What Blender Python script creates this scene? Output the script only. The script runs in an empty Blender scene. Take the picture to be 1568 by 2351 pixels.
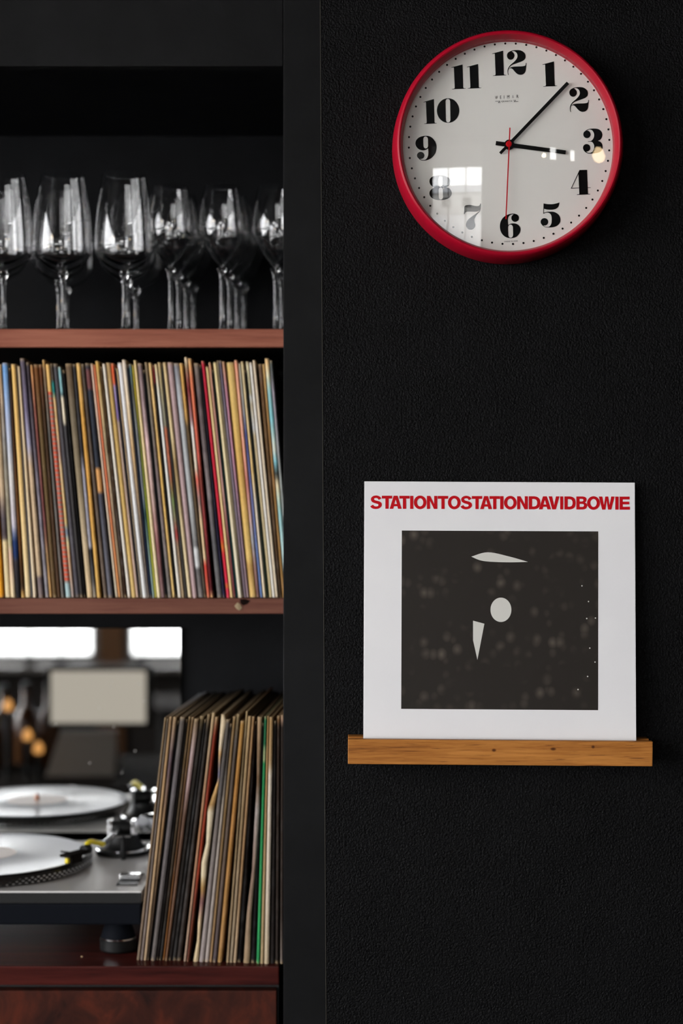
import bpy, bmesh, math, random
from mathutils import Vector, Matrix
R = random.Random(7)
PI = math.pi
C = bpy.context.scene.collection
sc = bpy.context.scene

# ------------------------------------------------------------------ camera, world, light, exposure
F = 3900.0                      # focal length in pixels of the 1568 x 2351 frame
CX, CY = 784.0, 1175.5
EYE = 1.485                     # camera height above the floor
cam = bpy.data.cameras.new('camera'); camo = bpy.data.objects.new('camera', cam); C.objects.link(camo)
camo.location = (0, 0, EYE); camo.rotation_euler = (PI/2, 0, 0)
cam.sensor_fit = 'VERTICAL'; cam.sensor_height = 36; cam.lens = F/2351*36
cam.clip_start = .05; cam.clip_end = 200
cam.dof.use_dof = True; cam.dof.focus_distance = 1.962; cam.dof.aperture_fstop = 2.77; cam.dof.aperture_blades = 8
sc.camera = camo

SKY = 13.1
wd = bpy.data.worlds.new('overcast_sky'); sc.world = wd; wd.use_nodes = True
nt = wd.node_tree; nt.nodes.clear()
o = nt.nodes.new('ShaderNodeOutputWorld'); b = nt.nodes.new('ShaderNodeBackground')
tc = nt.nodes.new('ShaderNodeTexCoord'); nz = nt.nodes.new('ShaderNodeTexNoise'); nz.inputs['Scale'].default_value = 3; nz.inputs['Detail'].default_value = 5
cr = nt.nodes.new('ShaderNodeValToRGB')
cr.color_ramp.elements[0].position = .3; cr.color_ramp.elements[0].color = (.88, .90, .94, 1)
cr.color_ramp.elements[1].position = .7; cr.color_ramp.elements[1].color = (1, .99, .97, 1)
nt.links.new(tc.outputs['Generated'], nz.inputs['Vector']); nt.links.new(nz.outputs['Fac'], cr.inputs['Fac'])
nt.links.new(cr.outputs['Color'], b.inputs['Color']); b.inputs['Strength'].default_value = SKY
nt.links.new(b.outputs[0], o.inputs[0])

def portal(name, loc, rot, sx, sy):
    l = bpy.data.lights.new(name, 'AREA'); l.shape = 'RECTANGLE'; l.size = sx; l.size_y = sy
    l.cycles.is_portal = True
    lo = bpy.data.objects.new(name, l); C.objects.link(lo); lo.location = loc; lo.rotation_euler = rot
# windows: (x0, x1, z0, z1) in the rear wall, (y0, y1, z0, z1) in the left wall
REAR_Y, LEFT_X, RIGHT_X, CEIL = -5.0, -4.0, 3.2, 3.6
REAR_W = [(-3.70, -1.46, .58, 3.2), (-1.31, .15, .58, 3.35), (2.0, 2.28, 2.95, 3.4), (2.62, 2.85, 2.95, 3.35)]
LEFT_W = [(-4.2, -1.7, .5, 3.3), (-1.45, 1.3, .5, 3.3)]
for a in REAR_W: portal('window_portal', ((a[0]+a[1])/2, REAR_Y-.06, (a[2]+a[3])/2), (PI/2, 0, PI), a[1]-a[0], a[3]-a[2])
for a in LEFT_W: portal('window_portal', (LEFT_X-.06, (a[0]+a[1])/2, (a[2]+a[3])/2), (PI/2, 0, PI/2*-1), a[1]-a[0], a[3]-a[2])

vs = sc.view_settings; sc.display_settings.display_device = 'sRGB'
vs.view_transform = 'Standard'; vs.look = 'None'; vs.gamma = 1; vs.exposure = 0.0; vs.use_curve_mapping = False
sc.cycles.max_bounces = 16; sc.cycles.transmission_bounces = 14; sc.cycles.glossy_bounces = 8; sc.cycles.diffuse_bounces = 3
sc.cycles.transparent_max_bounces = 16; sc.cycles.use_denoising = True; sc.cycles.sample_clamp_indirect = 25
sc.cycles.caustics_refractive = False; sc.cycles.caustics_reflective = True

# ------------------------------------------------------------------ helpers
def lin(c):
    c = c/255.0
    return c/12.92 if c <= .04045 else ((c+.055)/1.055)**2.4
def rgb(r, g, b, k=1.0): return (min(.92, lin(r)*k), min(.92, lin(g)*k), min(.92, lin(b)*k), 1)
MATS = {}
def mat(name, col, rough=.5, metal=0, spec=.5, **kw):
    if name in MATS: return MATS[name]
    m = bpy.data.materials.new(name); m.use_nodes = True
    p = m.node_tree.nodes['Principled BSDF']
    p.inputs['Base Color'].default_value = col; p.inputs['Roughness'].default_value = rough
    p.inputs['Metallic'].default_value = metal; p.inputs['Specular IOR Level'].default_value = spec
    for k, v in kw.items(): p.inputs[k.replace('_', ' ')].default_value = v
    MATS[name] = m
    return m
def N(m, t): return m.node_tree.nodes.new(t)
def L(m, a, b): m.node_tree.links.new(a, b)
def P(m): return m.node_tree.nodes['Principled BSDF']
def coords(m, scale=(1, 1, 1), kind='Object'):
    t = N(m, 'ShaderNodeTexCoord'); mp = N(m, 'ShaderNodeMapping'); mp.inputs['Scale'].default_value = scale
    L(m, t.outputs[kind], mp.inputs['Vector']); return mp.outputs['Vector']
def noise(m, vec, scale, detail=3, rough=.5, dist=0):
    n = N(m, 'ShaderNodeTexNoise'); n.inputs['Scale'].default_value = scale; n.inputs['Detail'].default_value = detail
    n.inputs['Roughness'].default_value = rough; n.inputs['Distortion'].default_value = dist; L(m, vec, n.inputs['Vector']); return n.outputs['Fac']
def ramp(m, fac, stops):
    r = N(m, 'ShaderNodeValToRGB'); e = r.color_ramp.elements
    while len(e) > 1: e.remove(e[-1])
    e[0].position = stops[0][0]; e[0].color = stops[0][1]
    for p_, c_ in stops[1:]:
        x = e.new(p_); x.color = c_
    L(m, fac, r.inputs['Fac']); return r.outputs['Color']
def bump(m, h, strength, dist, prev=None):
    b_ = N(m, 'ShaderNodeBump'); b_.inputs['Strength'].default_value = strength; b_.inputs['Distance'].default_value = dist
    L(m, h, b_.inputs['Height'])
    if prev: L(m, prev, b_.inputs['Normal'])
    L(m, b_.outputs['Normal'], P(m).inputs['Normal']); return b_.outputs['Normal']

def new_obj(name, me, m=None, parent=None, smooth=False):
    o_ = bpy.data.objects.new(name, me); C.objects.link(o_)
    if m: me.materials.append(m)
    if parent: o_.parent = parent
    if smooth:
        for p_ in me.polygons: p_.use_smooth = True
    return o_
def tag(o_, label, cat, group=None, kind=None):
    o_['label'] = label; o_['category'] = cat
    if group: o_['group'] = group
    if kind: o_['kind'] = kind
    return o_
def thing(name, label, cat, loc, group=None):
    e = bpy.data.objects.new(name, None); C.objects.link(e); e.location = loc; e.empty_display_size = .02
    return tag(e, label, cat, group)
def wpos(o_):
    v = Vector((0, 0, 0))
    while o_ is not None: v = v + o_.location; o_ = o_.parent
    return v
class MB:
    """collects geometry in world coordinates; build() links one mesh object"""
    def __init__(s): s.v = []; s.f = []
    def add(s, vs_, fs):
        n = len(s.v); s.v += [tuple(v) for v in vs_]; s.f += [tuple(i+n for i in f) for f in fs]; return s
    def box(s, x0, x1, y0, y1, z0, z1, M=None):
        vs_ = [Vector(q) for q in ((x0,y0,z0),(x1,y0,z0),(x1,y1,z0),(x0,y1,z0),(x0,y0,z1),(x1,y0,z1),(x1,y1,z1),(x0,y1,z1))]
        if M: vs_ = [M @ v for v in vs_]
        return s.add(vs_, [(0,3,2,1),(4,5,6,7),(0,1,5,4),(1,2,6,5),(2,3,7,6),(3,0,4,7)])
    def lathe(s, prof, c=(0,0,0), axis='z', n=48, closed=False, flip=False):
        c = Vector(c); vs_ = []; fs = []; k = len(prof)
        for i in range(n):
            a = 2*PI*i/n
            for r_, h in prof:
                if axis == 'z': vs_.append(c+Vector((r_*math.cos(a), r_*math.sin(a), h)))
                elif axis == 'y': vs_.append(c+Vector((r_*math.cos(a), h, r_*math.sin(a))))
                else: vs_.append(c+Vector((h, r_*math.cos(a), r_*math.sin(a))))
        for i in range(n):
            j = (i+1) % n
            for q in range(k if closed else k-1):
                q2 = (q+1) % k
                f = (i*k+q, j*k+q, j*k+q2, i*k+q2)
                fs.append(f[::-1] if flip else f)
        return s.add(vs_, fs)
    def tube(s, pts, r, n=10, cap=True):
        pts = [Vector(p_) for p_ in pts]; rs = r if isinstance(r, (list, tuple)) else [r]*len(pts)
        vs_ = []; fs = []
        for i, p_ in enumerate(pts):
            d = (pts[min(i+1, len(pts)-1)]-pts[max(i-1, 0)]).normalized()
            u = d.cross(Vector((0, 0, 1)) if abs(d.z) < .9 else Vector((1, 0, 0))).normalized(); w = d.cross(u)
            for k in range(n):
                a = 2*PI*k/n; vs_.append(p_+rs[i]*(math.cos(a)*u+math.sin(a)*w))
        for i in range(len(pts)-1):
            for k in range(n):
                fs.append((i*n+k, i*n+(k+1) % n, (i+1)*n+(k+1) % n, (i+1)*n+k))
        if cap: fs.append(tuple(range(n))[::-1]); fs.append(tuple(range((len(pts)-1)*n, len(pts)*n)))
        return s.add(vs_, fs)
    def build(s, name, m, parent=None, smooth=False, bevel=0, org=None, segs=2):
        o0 = wpos(parent) if parent else Vector(org or (0, 0, 0))
        me = bpy.data.meshes.new(name); me.from_pydata([tuple(Vector(v)-o0) for v in s.v], [], s.f)
        bm = bmesh.new(); bm.from_mesh(me)
        bmesh.ops.remove_doubles(bm, verts=bm.verts, dist=1e-6); bmesh.ops.dissolve_degenerate(bm, edges=bm.edges, dist=1e-7)
        bmesh.ops.recalc_face_normals(bm, faces=bm.faces)
        if bevel: bmesh.ops.bevel(bm, geom=[e for e in bm.edges if len(e.link_faces) == 2 and e.calc_face_angle(0) > .5], offset=bevel, segments=segs, profile=.6, affect='EDGES')
        bm.to_mesh(me); bm.free()
        ob = new_obj(name, me, m, parent, smooth)
        if not parent: ob.location = o0
        if smooth:
            me.set_sharp_from_angle(angle=math.radians(38))
        return ob
def at(px, py, D):
    """the point at distance D in front of the camera that the photograph shows at (px, py)"""
    return Vector(((px-CX)*D/F, D, EYE+(CY-py)*D/F))
def X(px, D): return (px-CX)*D/F
def Z(py, D): return EYE+(CY-py)*D/F

# ------------------------------------------------------------------ materials
def black_wall(name, base, rough, s1, st, spec=.10, bd=.0012):
    m = mat(name, base, rough, spec=spec)
    v = coords(m)
    n1 = noise(m, v, s1, 3, .55, .3); n2 = noise(m, v, 14, 4, .6)
    L(m, ramp(m, n2, [(.3, tuple(c*.8 for c in base[:3])+(1,)), (.7, tuple(c*1.25 for c in base[:3])+(1,))]), P(m).inputs['Base Color'])
    b1 = bump(m, n2, .12, .01); bump(m, n1, st, bd, b1)
    return m
M_WALL = black_wall('black_roller_paint', (.0036, .0036, .0040, 1), .46, 400, 1.0, .085, .0026)
M_FRAME = black_wall('black_satin_paint', (.0062, .0062, .0066, 1), .55, 120, .18)
M_ALC = black_wall('black_alcove_paint', (.006, .0062, .0072, 1), .6, 150, .15)
def wood(name, dark, mid, light, axis='x', rough=.4, sc_=1.0, spec=.12):
    m = mat(name, mid, rough, spec=spec)
    st = {'x': (1.2, 22, 22), 'y': (22, 1.2, 22), 'z': (22, 22, 1.2)}[axis]
    v = coords(m, tuple(q*sc_ for q in st))
    a = noise(m, v, 2.2, 6, .62, .8); b_ = noise(m, coords(m, tuple(q*4*sc_ for q in st)), 3.0, 4, .6)
    mx = N(m, 'ShaderNodeMath'); mx.operation = 'MULTIPLY_ADD'; mx.inputs[1].default_value = .35; L(m, b_, mx.inputs[0]); 
    ml = N(m, 'ShaderNodeMath'); ml.operation = 'MULTIPLY'; ml.inputs[1].default_value = .65; L(m, a, ml.inputs[0]); L(m, ml.outputs[0], mx.inputs[2])
    L(m, ramp(m, mx.outputs[0], [(.34, dark), (.47, mid), (.62, light)]), P(m).inputs['Base Color'])
    bump(m, mx.outputs[0], .15, .001)
    return m
M_SHELF = wood('reddish_shelf_wood', rgb(106, 56, 42), rgb(134, 77, 60), rgb(156, 96, 76), rough=.45, sc_=.8)
M_SHELF2 = wood('shaded_brown_shelf_wood', rgb(74, 40, 32), rgb(100, 60, 48), rgb(116, 74, 60), rough=.5, sc_=.8)  # browner shelf wood, with the dimmer light lower down put into its colour
M_COUNT = wood('dark_mahogany', rgb(36, 12, 11), rgb(60, 22, 19), rgb(78, 31, 26), rough=.33)
M_DRAW = mat('mottled_mahogany', rgb(80, 36, 26), .45, spec=.12)
L(M_DRAW, ramp(M_DRAW, noise(M_DRAW, coords(M_DRAW, (22, 22, 15)), 1.0, 6, .62, .6), [(.30, rgb(38, 20, 17)), (.5, rgb(62, 30, 22)), (.70, rgb(92, 40, 26))]), P(M_DRAW).inputs['Base Color'])
# honey-coloured ledge with dark pores and knots
M_LEDGE = wood('honey_wood', rgb(100, 56, 22), rgb(160, 101, 44), rgb(186, 124, 60), rough=.5, sc_=1.6)
def ledge_extras(m):
    bc = P(m).inputs['Base Color'].links[0].from_socket
    v = coords(m, (9, 300, 300)); n = noise(m, v, 2.4, 3, .6, .2)
    f = ramp(m, n, [(.0, (0, 0, 0, 1)), (.60, (0, 0, 0, 1)), (.70, (1, 1, 1, 1))])
    mx = N(m, 'ShaderNodeMix'); mx.data_type = 'RGBA'; L(m, f, mx.inputs[0]); L(m, bc, mx.inputs[6]); mx.inputs[7].default_value = rgb(82, 42, 20)
    out = mx.outputs[2]
    for kx, kz, sx in ((-.0073, .0172, 300), (.0604, .0186, 230), (.106, .021, 380)):
        tcn = N(m, 'ShaderNodeTexCoord'); mp = N(m, 'ShaderNodeMapping'); mp.inputs['Location'].default_value = (-kx*sx, 0, -kz*420); mp.inputs['Scale'].default_value = (sx, 0, 420)
        L(m, tcn.outputs['Object'], mp.inputs['Vector']); ln = N(m, 'ShaderNodeVectorMath'); ln.operation = 'LENGTH'; L(m, mp.outputs['Vector'], ln.inputs[0])
        f = ramp(m, ln.outputs['Value'], [(.0, (1, 1, 1, 1)), (.5, (.8, .8, .8, 1)), (.95, (0, 0, 0, 1))])
        m2 = N(m, 'ShaderNodeMix'); m2.data_type = 'RGBA'; L(m, f, m2.inputs[0]); L(m, out, m2.inputs[6]); m2.inputs[7].default_value = rgb(70, 34, 16); out = m2.outputs[2]
    L(m, out, P(m).inputs['Base Color'])
ledge_extras(M_LEDGE)
M_RED = mat('red_clock_plastic', (.36, .003, .018, 1), .38, spec=.22)
M_FACE = mat('clock_face_card', (.78, .765, .72, 1), .6, spec=.1)
M_INK = mat('black_print', (.003, .003, .003, 1), .5, spec=.08)
M_REDINK = mat('red_print', (.50, .003, .008, 1), .5, spec=.1)
M_HAND = mat('black_hand_metal', (.005, .005, .005, 1), .45, spec=.12)
M_BLACK = mat('black_plastic', (.006, .006, .006, 1), .45, spec=.2)
M_MATTE = mat('matte_dark_table', (.012, .010, .009, 1), 1, spec=.02)
M_RUBBER = mat('blue_black_rubber', (.0045, .0055, .0085, 1), .7, spec=.06)
M_CHROME = mat('chrome', (.75, .75, .76, 1), .15, 1)
M_SATIN = mat('satin_grey_metal', (.62, .605, .59, 1), .40, .3)
M_YEL = mat('yellow_lacquer', (.75, .60, .02, 1), .35)
def glass_thin(name, rough=0.0, tint=(1, 1, 1, 1)):
    m = bpy.data.materials.new(name); m.use_nodes = True; t = m.node_tree; t.nodes.clear()
    o_ = t.nodes.new('ShaderNodeOutputMaterial'); mx = t.nodes.new('ShaderNodeMixShader'); fr = t.nodes.new('ShaderNodeFresnel'); fr.inputs[0].default_value = 1.5
    tr = t.nodes.new('ShaderNodeBsdfTransparent'); tr.inputs[0].default_value = tint; gl = t.nodes.new('ShaderNodeBsdfGlossy'); gl.inputs['Roughness'].default_value = rough
    ge = t.nodes.new('ShaderNodeNewGeometry'); io = t.nodes.new('ShaderNodeMapRange'); io.inputs['To Min'].default_value = 1.5; io.inputs['To Max'].default_value = 1/1.5   # same reflectance on both faces of a sheet
    t.links.new(ge.outputs['Backfacing'], io.inputs['Value']); t.links.new(io.outputs[0], fr.inputs[0])
    t.links.new(fr.outputs[0], mx.inputs[0]); t.links.new(tr.outputs[0], mx.inputs[1]); t.links.new(gl.outputs[0], mx.inputs[2]); t.links.new(mx.outputs[0], o_.inputs[0])
    return m
M_PANE = glass_thin('window_glass'); M_LENS = glass_thin('clock_glass')
M_GLASS = mat('clear_glass', (.98, .98, .98, 1), .0, Transmission_Weight=1.0, IOR=1.5)
M_MIRROR = mat('mirror_silver', (.82, .83, .82, 1), .015, 1)
def emit(name, col, s):
    m = mat(name, (0, 0, 0, 1)); P(m).inputs['Emission Color'].default_value = col; P(m).inputs['Emission Strength'].default_value = s; return m
M_BULB = emit('warm_bulb', (1, .74, .42, 1), 70)
M_FLAME = emit('candle_glow', (1, .45, .12, 1), .9)
M_SCREEN = emit('till_screen', (1, .90, .76, 1), .50)
# sleeves: printed colours are stored on each mesh
M_SLEEVE = mat('printed_sleeve_card', (.5, .5, .5, 1), .6, spec=.10)
at_ = N(M_SLEEVE, 'ShaderNodeAttribute'); at_.attribute_name = 'print'
nn = noise(M_SLEEVE, coords(M_SLEEVE, (1500, 1500, 260)), 1.0, 3, .6)
mm = N(M_SLEEVE, 'ShaderNodeMix'); mm.data_type = 'RGBA'; mm.blend_type = 'MULTIPLY'; mm.inputs[0].default_value = .5
L(M_SLEEVE, at_.outputs['Color'], mm.inputs[6]); L(M_SLEEVE, ramp(M_SLEEVE, nn, [(.3, (.62, .62, .62, 1)), (.6, (1, 1, 1, 1))]), mm.inputs[7]); L(M_SLEEVE, mm.outputs[2], P(M_SLEEVE).inputs['Base Color'])

# ------------------------------------------------------------------ the setting
D_WALL, D_COL, D_BACK = 1.985, 2.10, 2.625
def struct(name, mb, m, bevel=0, label=None):
    ob = mb.build(name, m, bevel=bevel); ob['kind'] = 'structure'
    if label: ob['label'] = label
    return ob
# the wall with the clock: its free edge stands slightly out of plumb
mb = MB()
xt, xb_ = X(735, D_WALL), X(748.5, D_WALL); zt, zb = Z(0, D_WALL), Z(2351, D_WALL)
def ex(z): return xb_+(xt-xb_)*(z-zb)/(zt-zb)
mb.add([(ex(0), D_WALL, 0), (RIGHT_X, D_WALL, 0), (RIGHT_X, D_WALL, CEIL), (ex(CEIL), D_WALL, CEIL),
        (ex(0), D_COL+.05, 0), (RIGHT_X, D_COL+.05, 0), (RIGHT_X, D_COL+.05, CEIL), (ex(CEIL), D_COL+.05, CEIL)],
       [(0,1,2,3),(4,7,6,5),(0,4,5,1),(3,2,6,7),(0,3,7,4),(1,5,6,2)])
struct('wall_front', mb, M_WALL, bevel=.0012, label='black textured wall carrying the clock and the picture ledge')
ob = MB().add([(ex(0)-.0003, D_WALL+.0004, 0), (ex(0)+.0003, D_WALL-.0004, 0), (ex(CEIL)+.0003, D_WALL-.0004, CEIL), (ex(CEIL)-.0003, D_WALL+.0004, CEIL),
    (ex(0)-.0003, D_WALL+.0016, 0), (ex(0)+.0003, D_WALL+.0006, 0), (ex(CEIL)+.0003, D_WALL+.0006, CEIL), (ex(CEIL)-.0003, D_WALL+.0016, CEIL)],
    [(0,1,2,3),(4,7,6,5),(0,4,5,1),(3,2,6,7),(0,3,7,4),(1,5,6,2)]).build('corner_highlight', mat('worn_corner_highlight', (.035, .032, .026, 1), .5, spec=.12))  # thin strip: window light caught on the worn corner, put into its colour
ob['kind'] = 'structure'; ob['label'] = 'thin worn corner edge of the textured wall, its window highlight painted lighter'
# black face frame round the shelving: post and header
xp = X(650.5, D_COL); ztop = Z(152, D_COL)
mb = MB().box(xp, ex(1.5)+.06, D_COL, D_COL+.019, 0, CEIL)
struct('wall_post', mb, M_FRAME, bevel=.001, label='black painted post between the shelves and the textured wall')
mb = MB().box(-2.2, xp-.0004, D_COL, D_COL+.019, ztop, CEIL)
struct('wall_header', mb, M_FRAME, bevel=.001, label='black painted header above the shelf opening')
mb = MB().box(LEFT_X, -2.2004, D_COL, D_COL+.019, 0, CEIL)
struct('wall_front_left', mb, M_FRAME)
zc_ = Z(312, D_BACK)
struct('wall_alcove_back', MB().box(-2.25, .05, D_BACK, D_BACK+.05, 0, CEIL), M_ALC)
struct('wall_alcove_right', MB().box(-.045, -.02, D_COL+.0195, D_BACK-.0005, 0, CEIL), M_ALC)
struct('wall_alcove_left', MB().box(-2.25, -2.2, D_COL+.0195, D_BACK-.0005, 0, CEIL), M_ALC)
struct('ceiling_alcove', MB().box(-2.2, -.046, D_COL+.0195, D_BACK-.0005, zc_, zc_+.03), M_ALC)
M_FLOOR = wood('dark_oak_floor', rgb(26, 17, 12), rgb(40, 26, 18), rgb(50, 34, 24), axis='y', rough=.8, sc_=.5)
struct('floor', MB().box(LEFT_X-.2, RIGHT_X+.2, REAR_Y-.1, D_BACK+.1, -.1, 0), M_FLOOR)
M_CEIL = mat('dark_ceiling_paint', (.012, .012, .012, 1), .8, spec=.1)
struct('ceiling', MB().box(LEFT_X-.2, RIGHT_X+.2, REAR_Y-.1, D_BACK+.1, CEIL, CEIL+.1), M_CEIL)
M_ROOM = mat('dark_room_paint', (.010, .008, .007, 1), .8, spec=.1)
def wall_with_holes(name, axis, pos, u0, u1, holes, th=.1):
    """wall in the plane axis=pos, from u0 to u1 and floor to ceiling, with rectangular openings"""
    mb = MB()
    us = sorted(set([u0, u1]+[h for a in holes for h in a[:2]])); zs = sorted(set([0, CEIL]+[h for a in holes for h in a[2:]]))
    for i in range(len(us)-1):
        for j in range(len(zs)-1):
            um, zm = (us[i]+us[i+1])/2, (zs[j]+zs[j+1])/2
            if any(a[0] < um < a[1] and a[2] < zm < a[3] for a in holes): continue
            if axis == 'y': mb.box(us[i], us[i+1], pos-th, pos, zs[j], zs[j+1])
            else: mb.box(pos-th, pos, us[i], us[i+1], zs[j], zs[j+1])
    return struct(name, mb, M_ROOM)
wall_with_holes('wall_rear', 'y', REAR_Y, LEFT_X, RIGHT_X, REAR_W)
wall_with_holes('wall_left', 'x', LEFT_X, REAR_Y, D_COL, LEFT_W)
struct('wall_right', MB().box(RIGHT_X, RIGHT_X+.1, REAR_Y, D_WALL, 0, CEIL), M_ROOM)
M_WF = mat('dark_window_frame', (.025, .02, .016, 1), .5)
wi = 0
def window(a, axis, pos, nx, nzs):
    global wi
    wi += 1
    mid = (a[0]+a[1])/2
    e = bpy.data.objects.new('window_%d' % wi, None); C.objects.link(e)
    e.location = (mid, pos, a[2]) if axis == 'y' else (pos, mid, a[2]); e['kind'] = 'structure'
    def bx(u0, u1, z0, z1, name, m, t=.05, d=.03):
        mb = MB()
        if axis == 'y': mb.box(u0, u1, pos-d-t/2, pos-d+t/2, z0, z1)
        else: mb.box(pos-d-t/2, pos-d+t/2, u0, u1, z0, z1)
        return mb.build(name, m, e)
    w = .05
    bx(a[0], a[1], a[2], a[2]+w, 'bottom_rail', M_WF); bx(a[0], a[1], a[3]-w, a[3], 'top_rail', M_WF)
    bx(a[0], a[0]+w, a[2]+w, a[3]-w, 'stile', M_WF); bx(a[1]-w, a[1], a[2]+w, a[3]-w, 'stile', M_WF)
    for k in range(1, nx):
        u = a[0]+(a[1]-a[0])*k/nx; bx(u-.012, u+.012, a[2]+w, a[3]-w, 'mullion', M_WF, .04)
    for z in nzs: bx(a[0]+w, a[1]-w, z-.012, z+.012, 'glazing_bar', M_WF, .036)
    bx(a[0]+w, a[1]-w, a[2]+w, a[3]-w, 'pane', M_PANE, .004)
    return e
window(REAR_W[0], 'y', REAR_Y, 3, [1.7]); window(REAR_W[1], 'y', REAR_Y, 3, [2.75]); window(REAR_W[2], 'y', REAR_Y, 1, []); window(REAR_W[3], 'y', REAR_Y, 1, [])
window(LEFT_W[0], 'x', LEFT_X, 3, [2.4]); window(LEFT_W[1], 'x', LEFT_X, 3, [2.4])
# a translucent roller blind over the top of the small high window
M_BLIND = bpy.data.materials.new('translucent_blind'); M_BLIND.use_nodes = True; t = M_BLIND.node_tree; t.nodes.clear()
o_ = t.nodes.new('ShaderNodeOutputMaterial'); mx = t.nodes.new('ShaderNodeMixShader'); mx.inputs[0].default_value = .5
df = t.nodes.new('ShaderNodeBsdfDiffuse'); df.inputs[0].default_value = (.4, .39, .37, 1); tl_ = t.nodes.new('ShaderNodeBsdfTranslucent'); tl_.inputs[0].default_value = (.22, .22, .215, 1)
t.links.new(df.outputs[0], mx.inputs[1]); t.links.new(tl_.outputs[0], mx.inputs[2]); t.links.new(mx.outputs[0], o_.inputs[0])
for k, (x0, x1, z0, z1) in enumerate(((-3.68, -1.48, 1.72, 3.22), (-1.29, .13, 2.78, 3.37))):
    e = thing('roller_blind', ['pale roller blind over the wide rear window', 'short pale roller blind over the rear window by the post'][k], 'blind', ((x0+x1)/2, REAR_Y+.02, z1))
    MB().box(x0, x1, REAR_Y+.030, REAR_Y+.0308, z0, z1).build('cloth', M_BLIND, e)
    MB().box(x0, x1, REAR_Y+.022, REAR_Y+.040, z0-.02, z0-.0002).build('hem_bar', M_WF, e)
    MB().tube([(x0, REAR_Y+.05, z1+.026), (x1, REAR_Y+.05, z1+.026)], .022, 12).build('roller', M_WF, e)
ground = MB().box(-40, 40, -60, REAR_Y-.12, -.25, -.15).build('ground', mat('pale_pavement', (.42, .42, .42, 1), .8)); ground['kind'] = 'structure'

# ------------------------------------------------------------------ flat print from outlines
def smooth_loop(pts):
    """pts: (x, y) smooth or (x, y, 1) corner; returns a densified closed loop (Catmull-Rom between corners)"""
    n = len(pts); out = []
    for i in range(n):
        p1, p2 = pts[i], pts[(i+1) % n]
        c1, c2 = len(p1) > 2, len(p2) > 2
        a, b_ = Vector(p1[:2]), Vector(p2[:2])
        if c1 and c2: out.append(tuple(a)); continue
        p0 = Vector(pts[i-1][:2]); p3 = Vector(pts[(i+2) % n][:2])
        t1 = (b_-p0)*.5 if not c1 else (b_-a)*.6; t2 = (p3-a)*.5 if not c2 else (b_-a)*.6
        for k in range(6):
            t = k/6; t_2, t_3 = t*t, t*t*t
            out.append(tuple((2*t_3-3*t_2+1)*a+(t_3-2*t_2+t)*t1+(-2*t_3+3*t_2)*b_+(t_3-t_2)*t2))
    return out
def ell(cx, cy, rx, ry=None, n=40): ry = ry or rx; return [(cx+rx*math.cos(2*PI*i/n), cy+ry*math.sin(2*PI*i/n), 1) for i in range(n)]
def stadium(x0, x1, y0, y1, lean=0, n=12):
    r = (x1-x0)/2; cx = (x0+x1)/2; o_ = []
    k = 1.25
    for i in range(n+1):
        a = PI*i/n; o_.append((cx+r*math.cos(a)+lean, y1-r*k+r*k*math.sin(a), 1))
    for i in range(n+1):
        a = PI+PI*i/n; o_.append((cx+r*math.cos(a), y0+r*k+r*k*math.sin(a), 1))
    return o_
def fill2d(loops):
    """triangulate outline loops with holes -> (verts2d, faces)"""
    cu = bpy.data.curves.new('tmp', 'CURVE'); cu.dimensions = '2D'; cu.fill_mode = 'BOTH'
    for lp in loops:
        lp = smooth_loop(lp); sp = cu.splines.new('POLY'); sp.points.add(len(lp)-1)
        for q, (x, y) in zip(sp.points, lp): q.co = (x, y, 0, 1)
        sp.use_cyclic_u = True
    ob_ = bpy.data.objects.new('tmp', cu); C.objects.link(ob_)
    bpy.context.view_layer.update()
    me = bpy.data.meshes.new_from_object(ob_.evaluated_get(bpy.context.evaluated_depsgraph_get()))
    vs_ = [(v.co.x, v.co.y) for v in me.vertices]; fs = [tuple(p_.vertices) for p_ in me.polygons]
    bpy.data.objects.remove(ob_); bpy.data.curves.remove(cu); bpy.data.meshes.remove(me)
    return vs_, fs
def text2d(s, size, shear=0):
    cu = bpy.data.curves.new('tmp', 'FONT'); cu.body = s; cu.size = size; cu.resolution_u = 3
    ob_ = bpy.data.objects.new('tmp', cu); C.objects.link(ob_); bpy.context.view_layer.update()
    me = bpy.data.meshes.new_from_object(ob_.evaluated_get(bpy.context.evaluated_depsgraph_get()))
    vs_ = [(v.co.x, -v.co.y) for v in me.vertices]; fs = [tuple(p_.vertices) for p_ in me.polygons]
    bpy.data.objects.remove(ob_); bpy.data.curves.remove(cu); bpy.data.meshes.remove(me)
    return vs_, fs
def fit(v2, box, skew=0):
    xs = [v[0] for v in v2]; ys = [v[1] for v in v2]
    x0, x1, y0, y1 = min(xs), max(xs), min(ys), max(ys)
    X0, X1, Y0, Y1 = box
    return [(X0+(x-x0)/(x1-x0)*(X1-X0), Y0+(y-y0)/(y1-y0)*(Y1-Y0)+skew*((x-x0)/(x1-x0)-.5)) for x, y in v2]
def strip(pts, w):
    vs_ = []; fs = []
    for i in range(len(pts)-1):
        a, b_ = Vector(pts[i]), Vector(pts[i+1]); d = (b_-a).normalized(); n_ = Vector((-d.y, d.x))*w/2; a = a-d*w*.3; b_ = b_+d*w*.3
        k = len(vs_); vs_ += [tuple(a+n_), tuple(b_+n_), tuple(b_-n_), tuple(a-n_)]; fs.append((k, k+1, k+2, k+3))
    return vs_, fs
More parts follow.
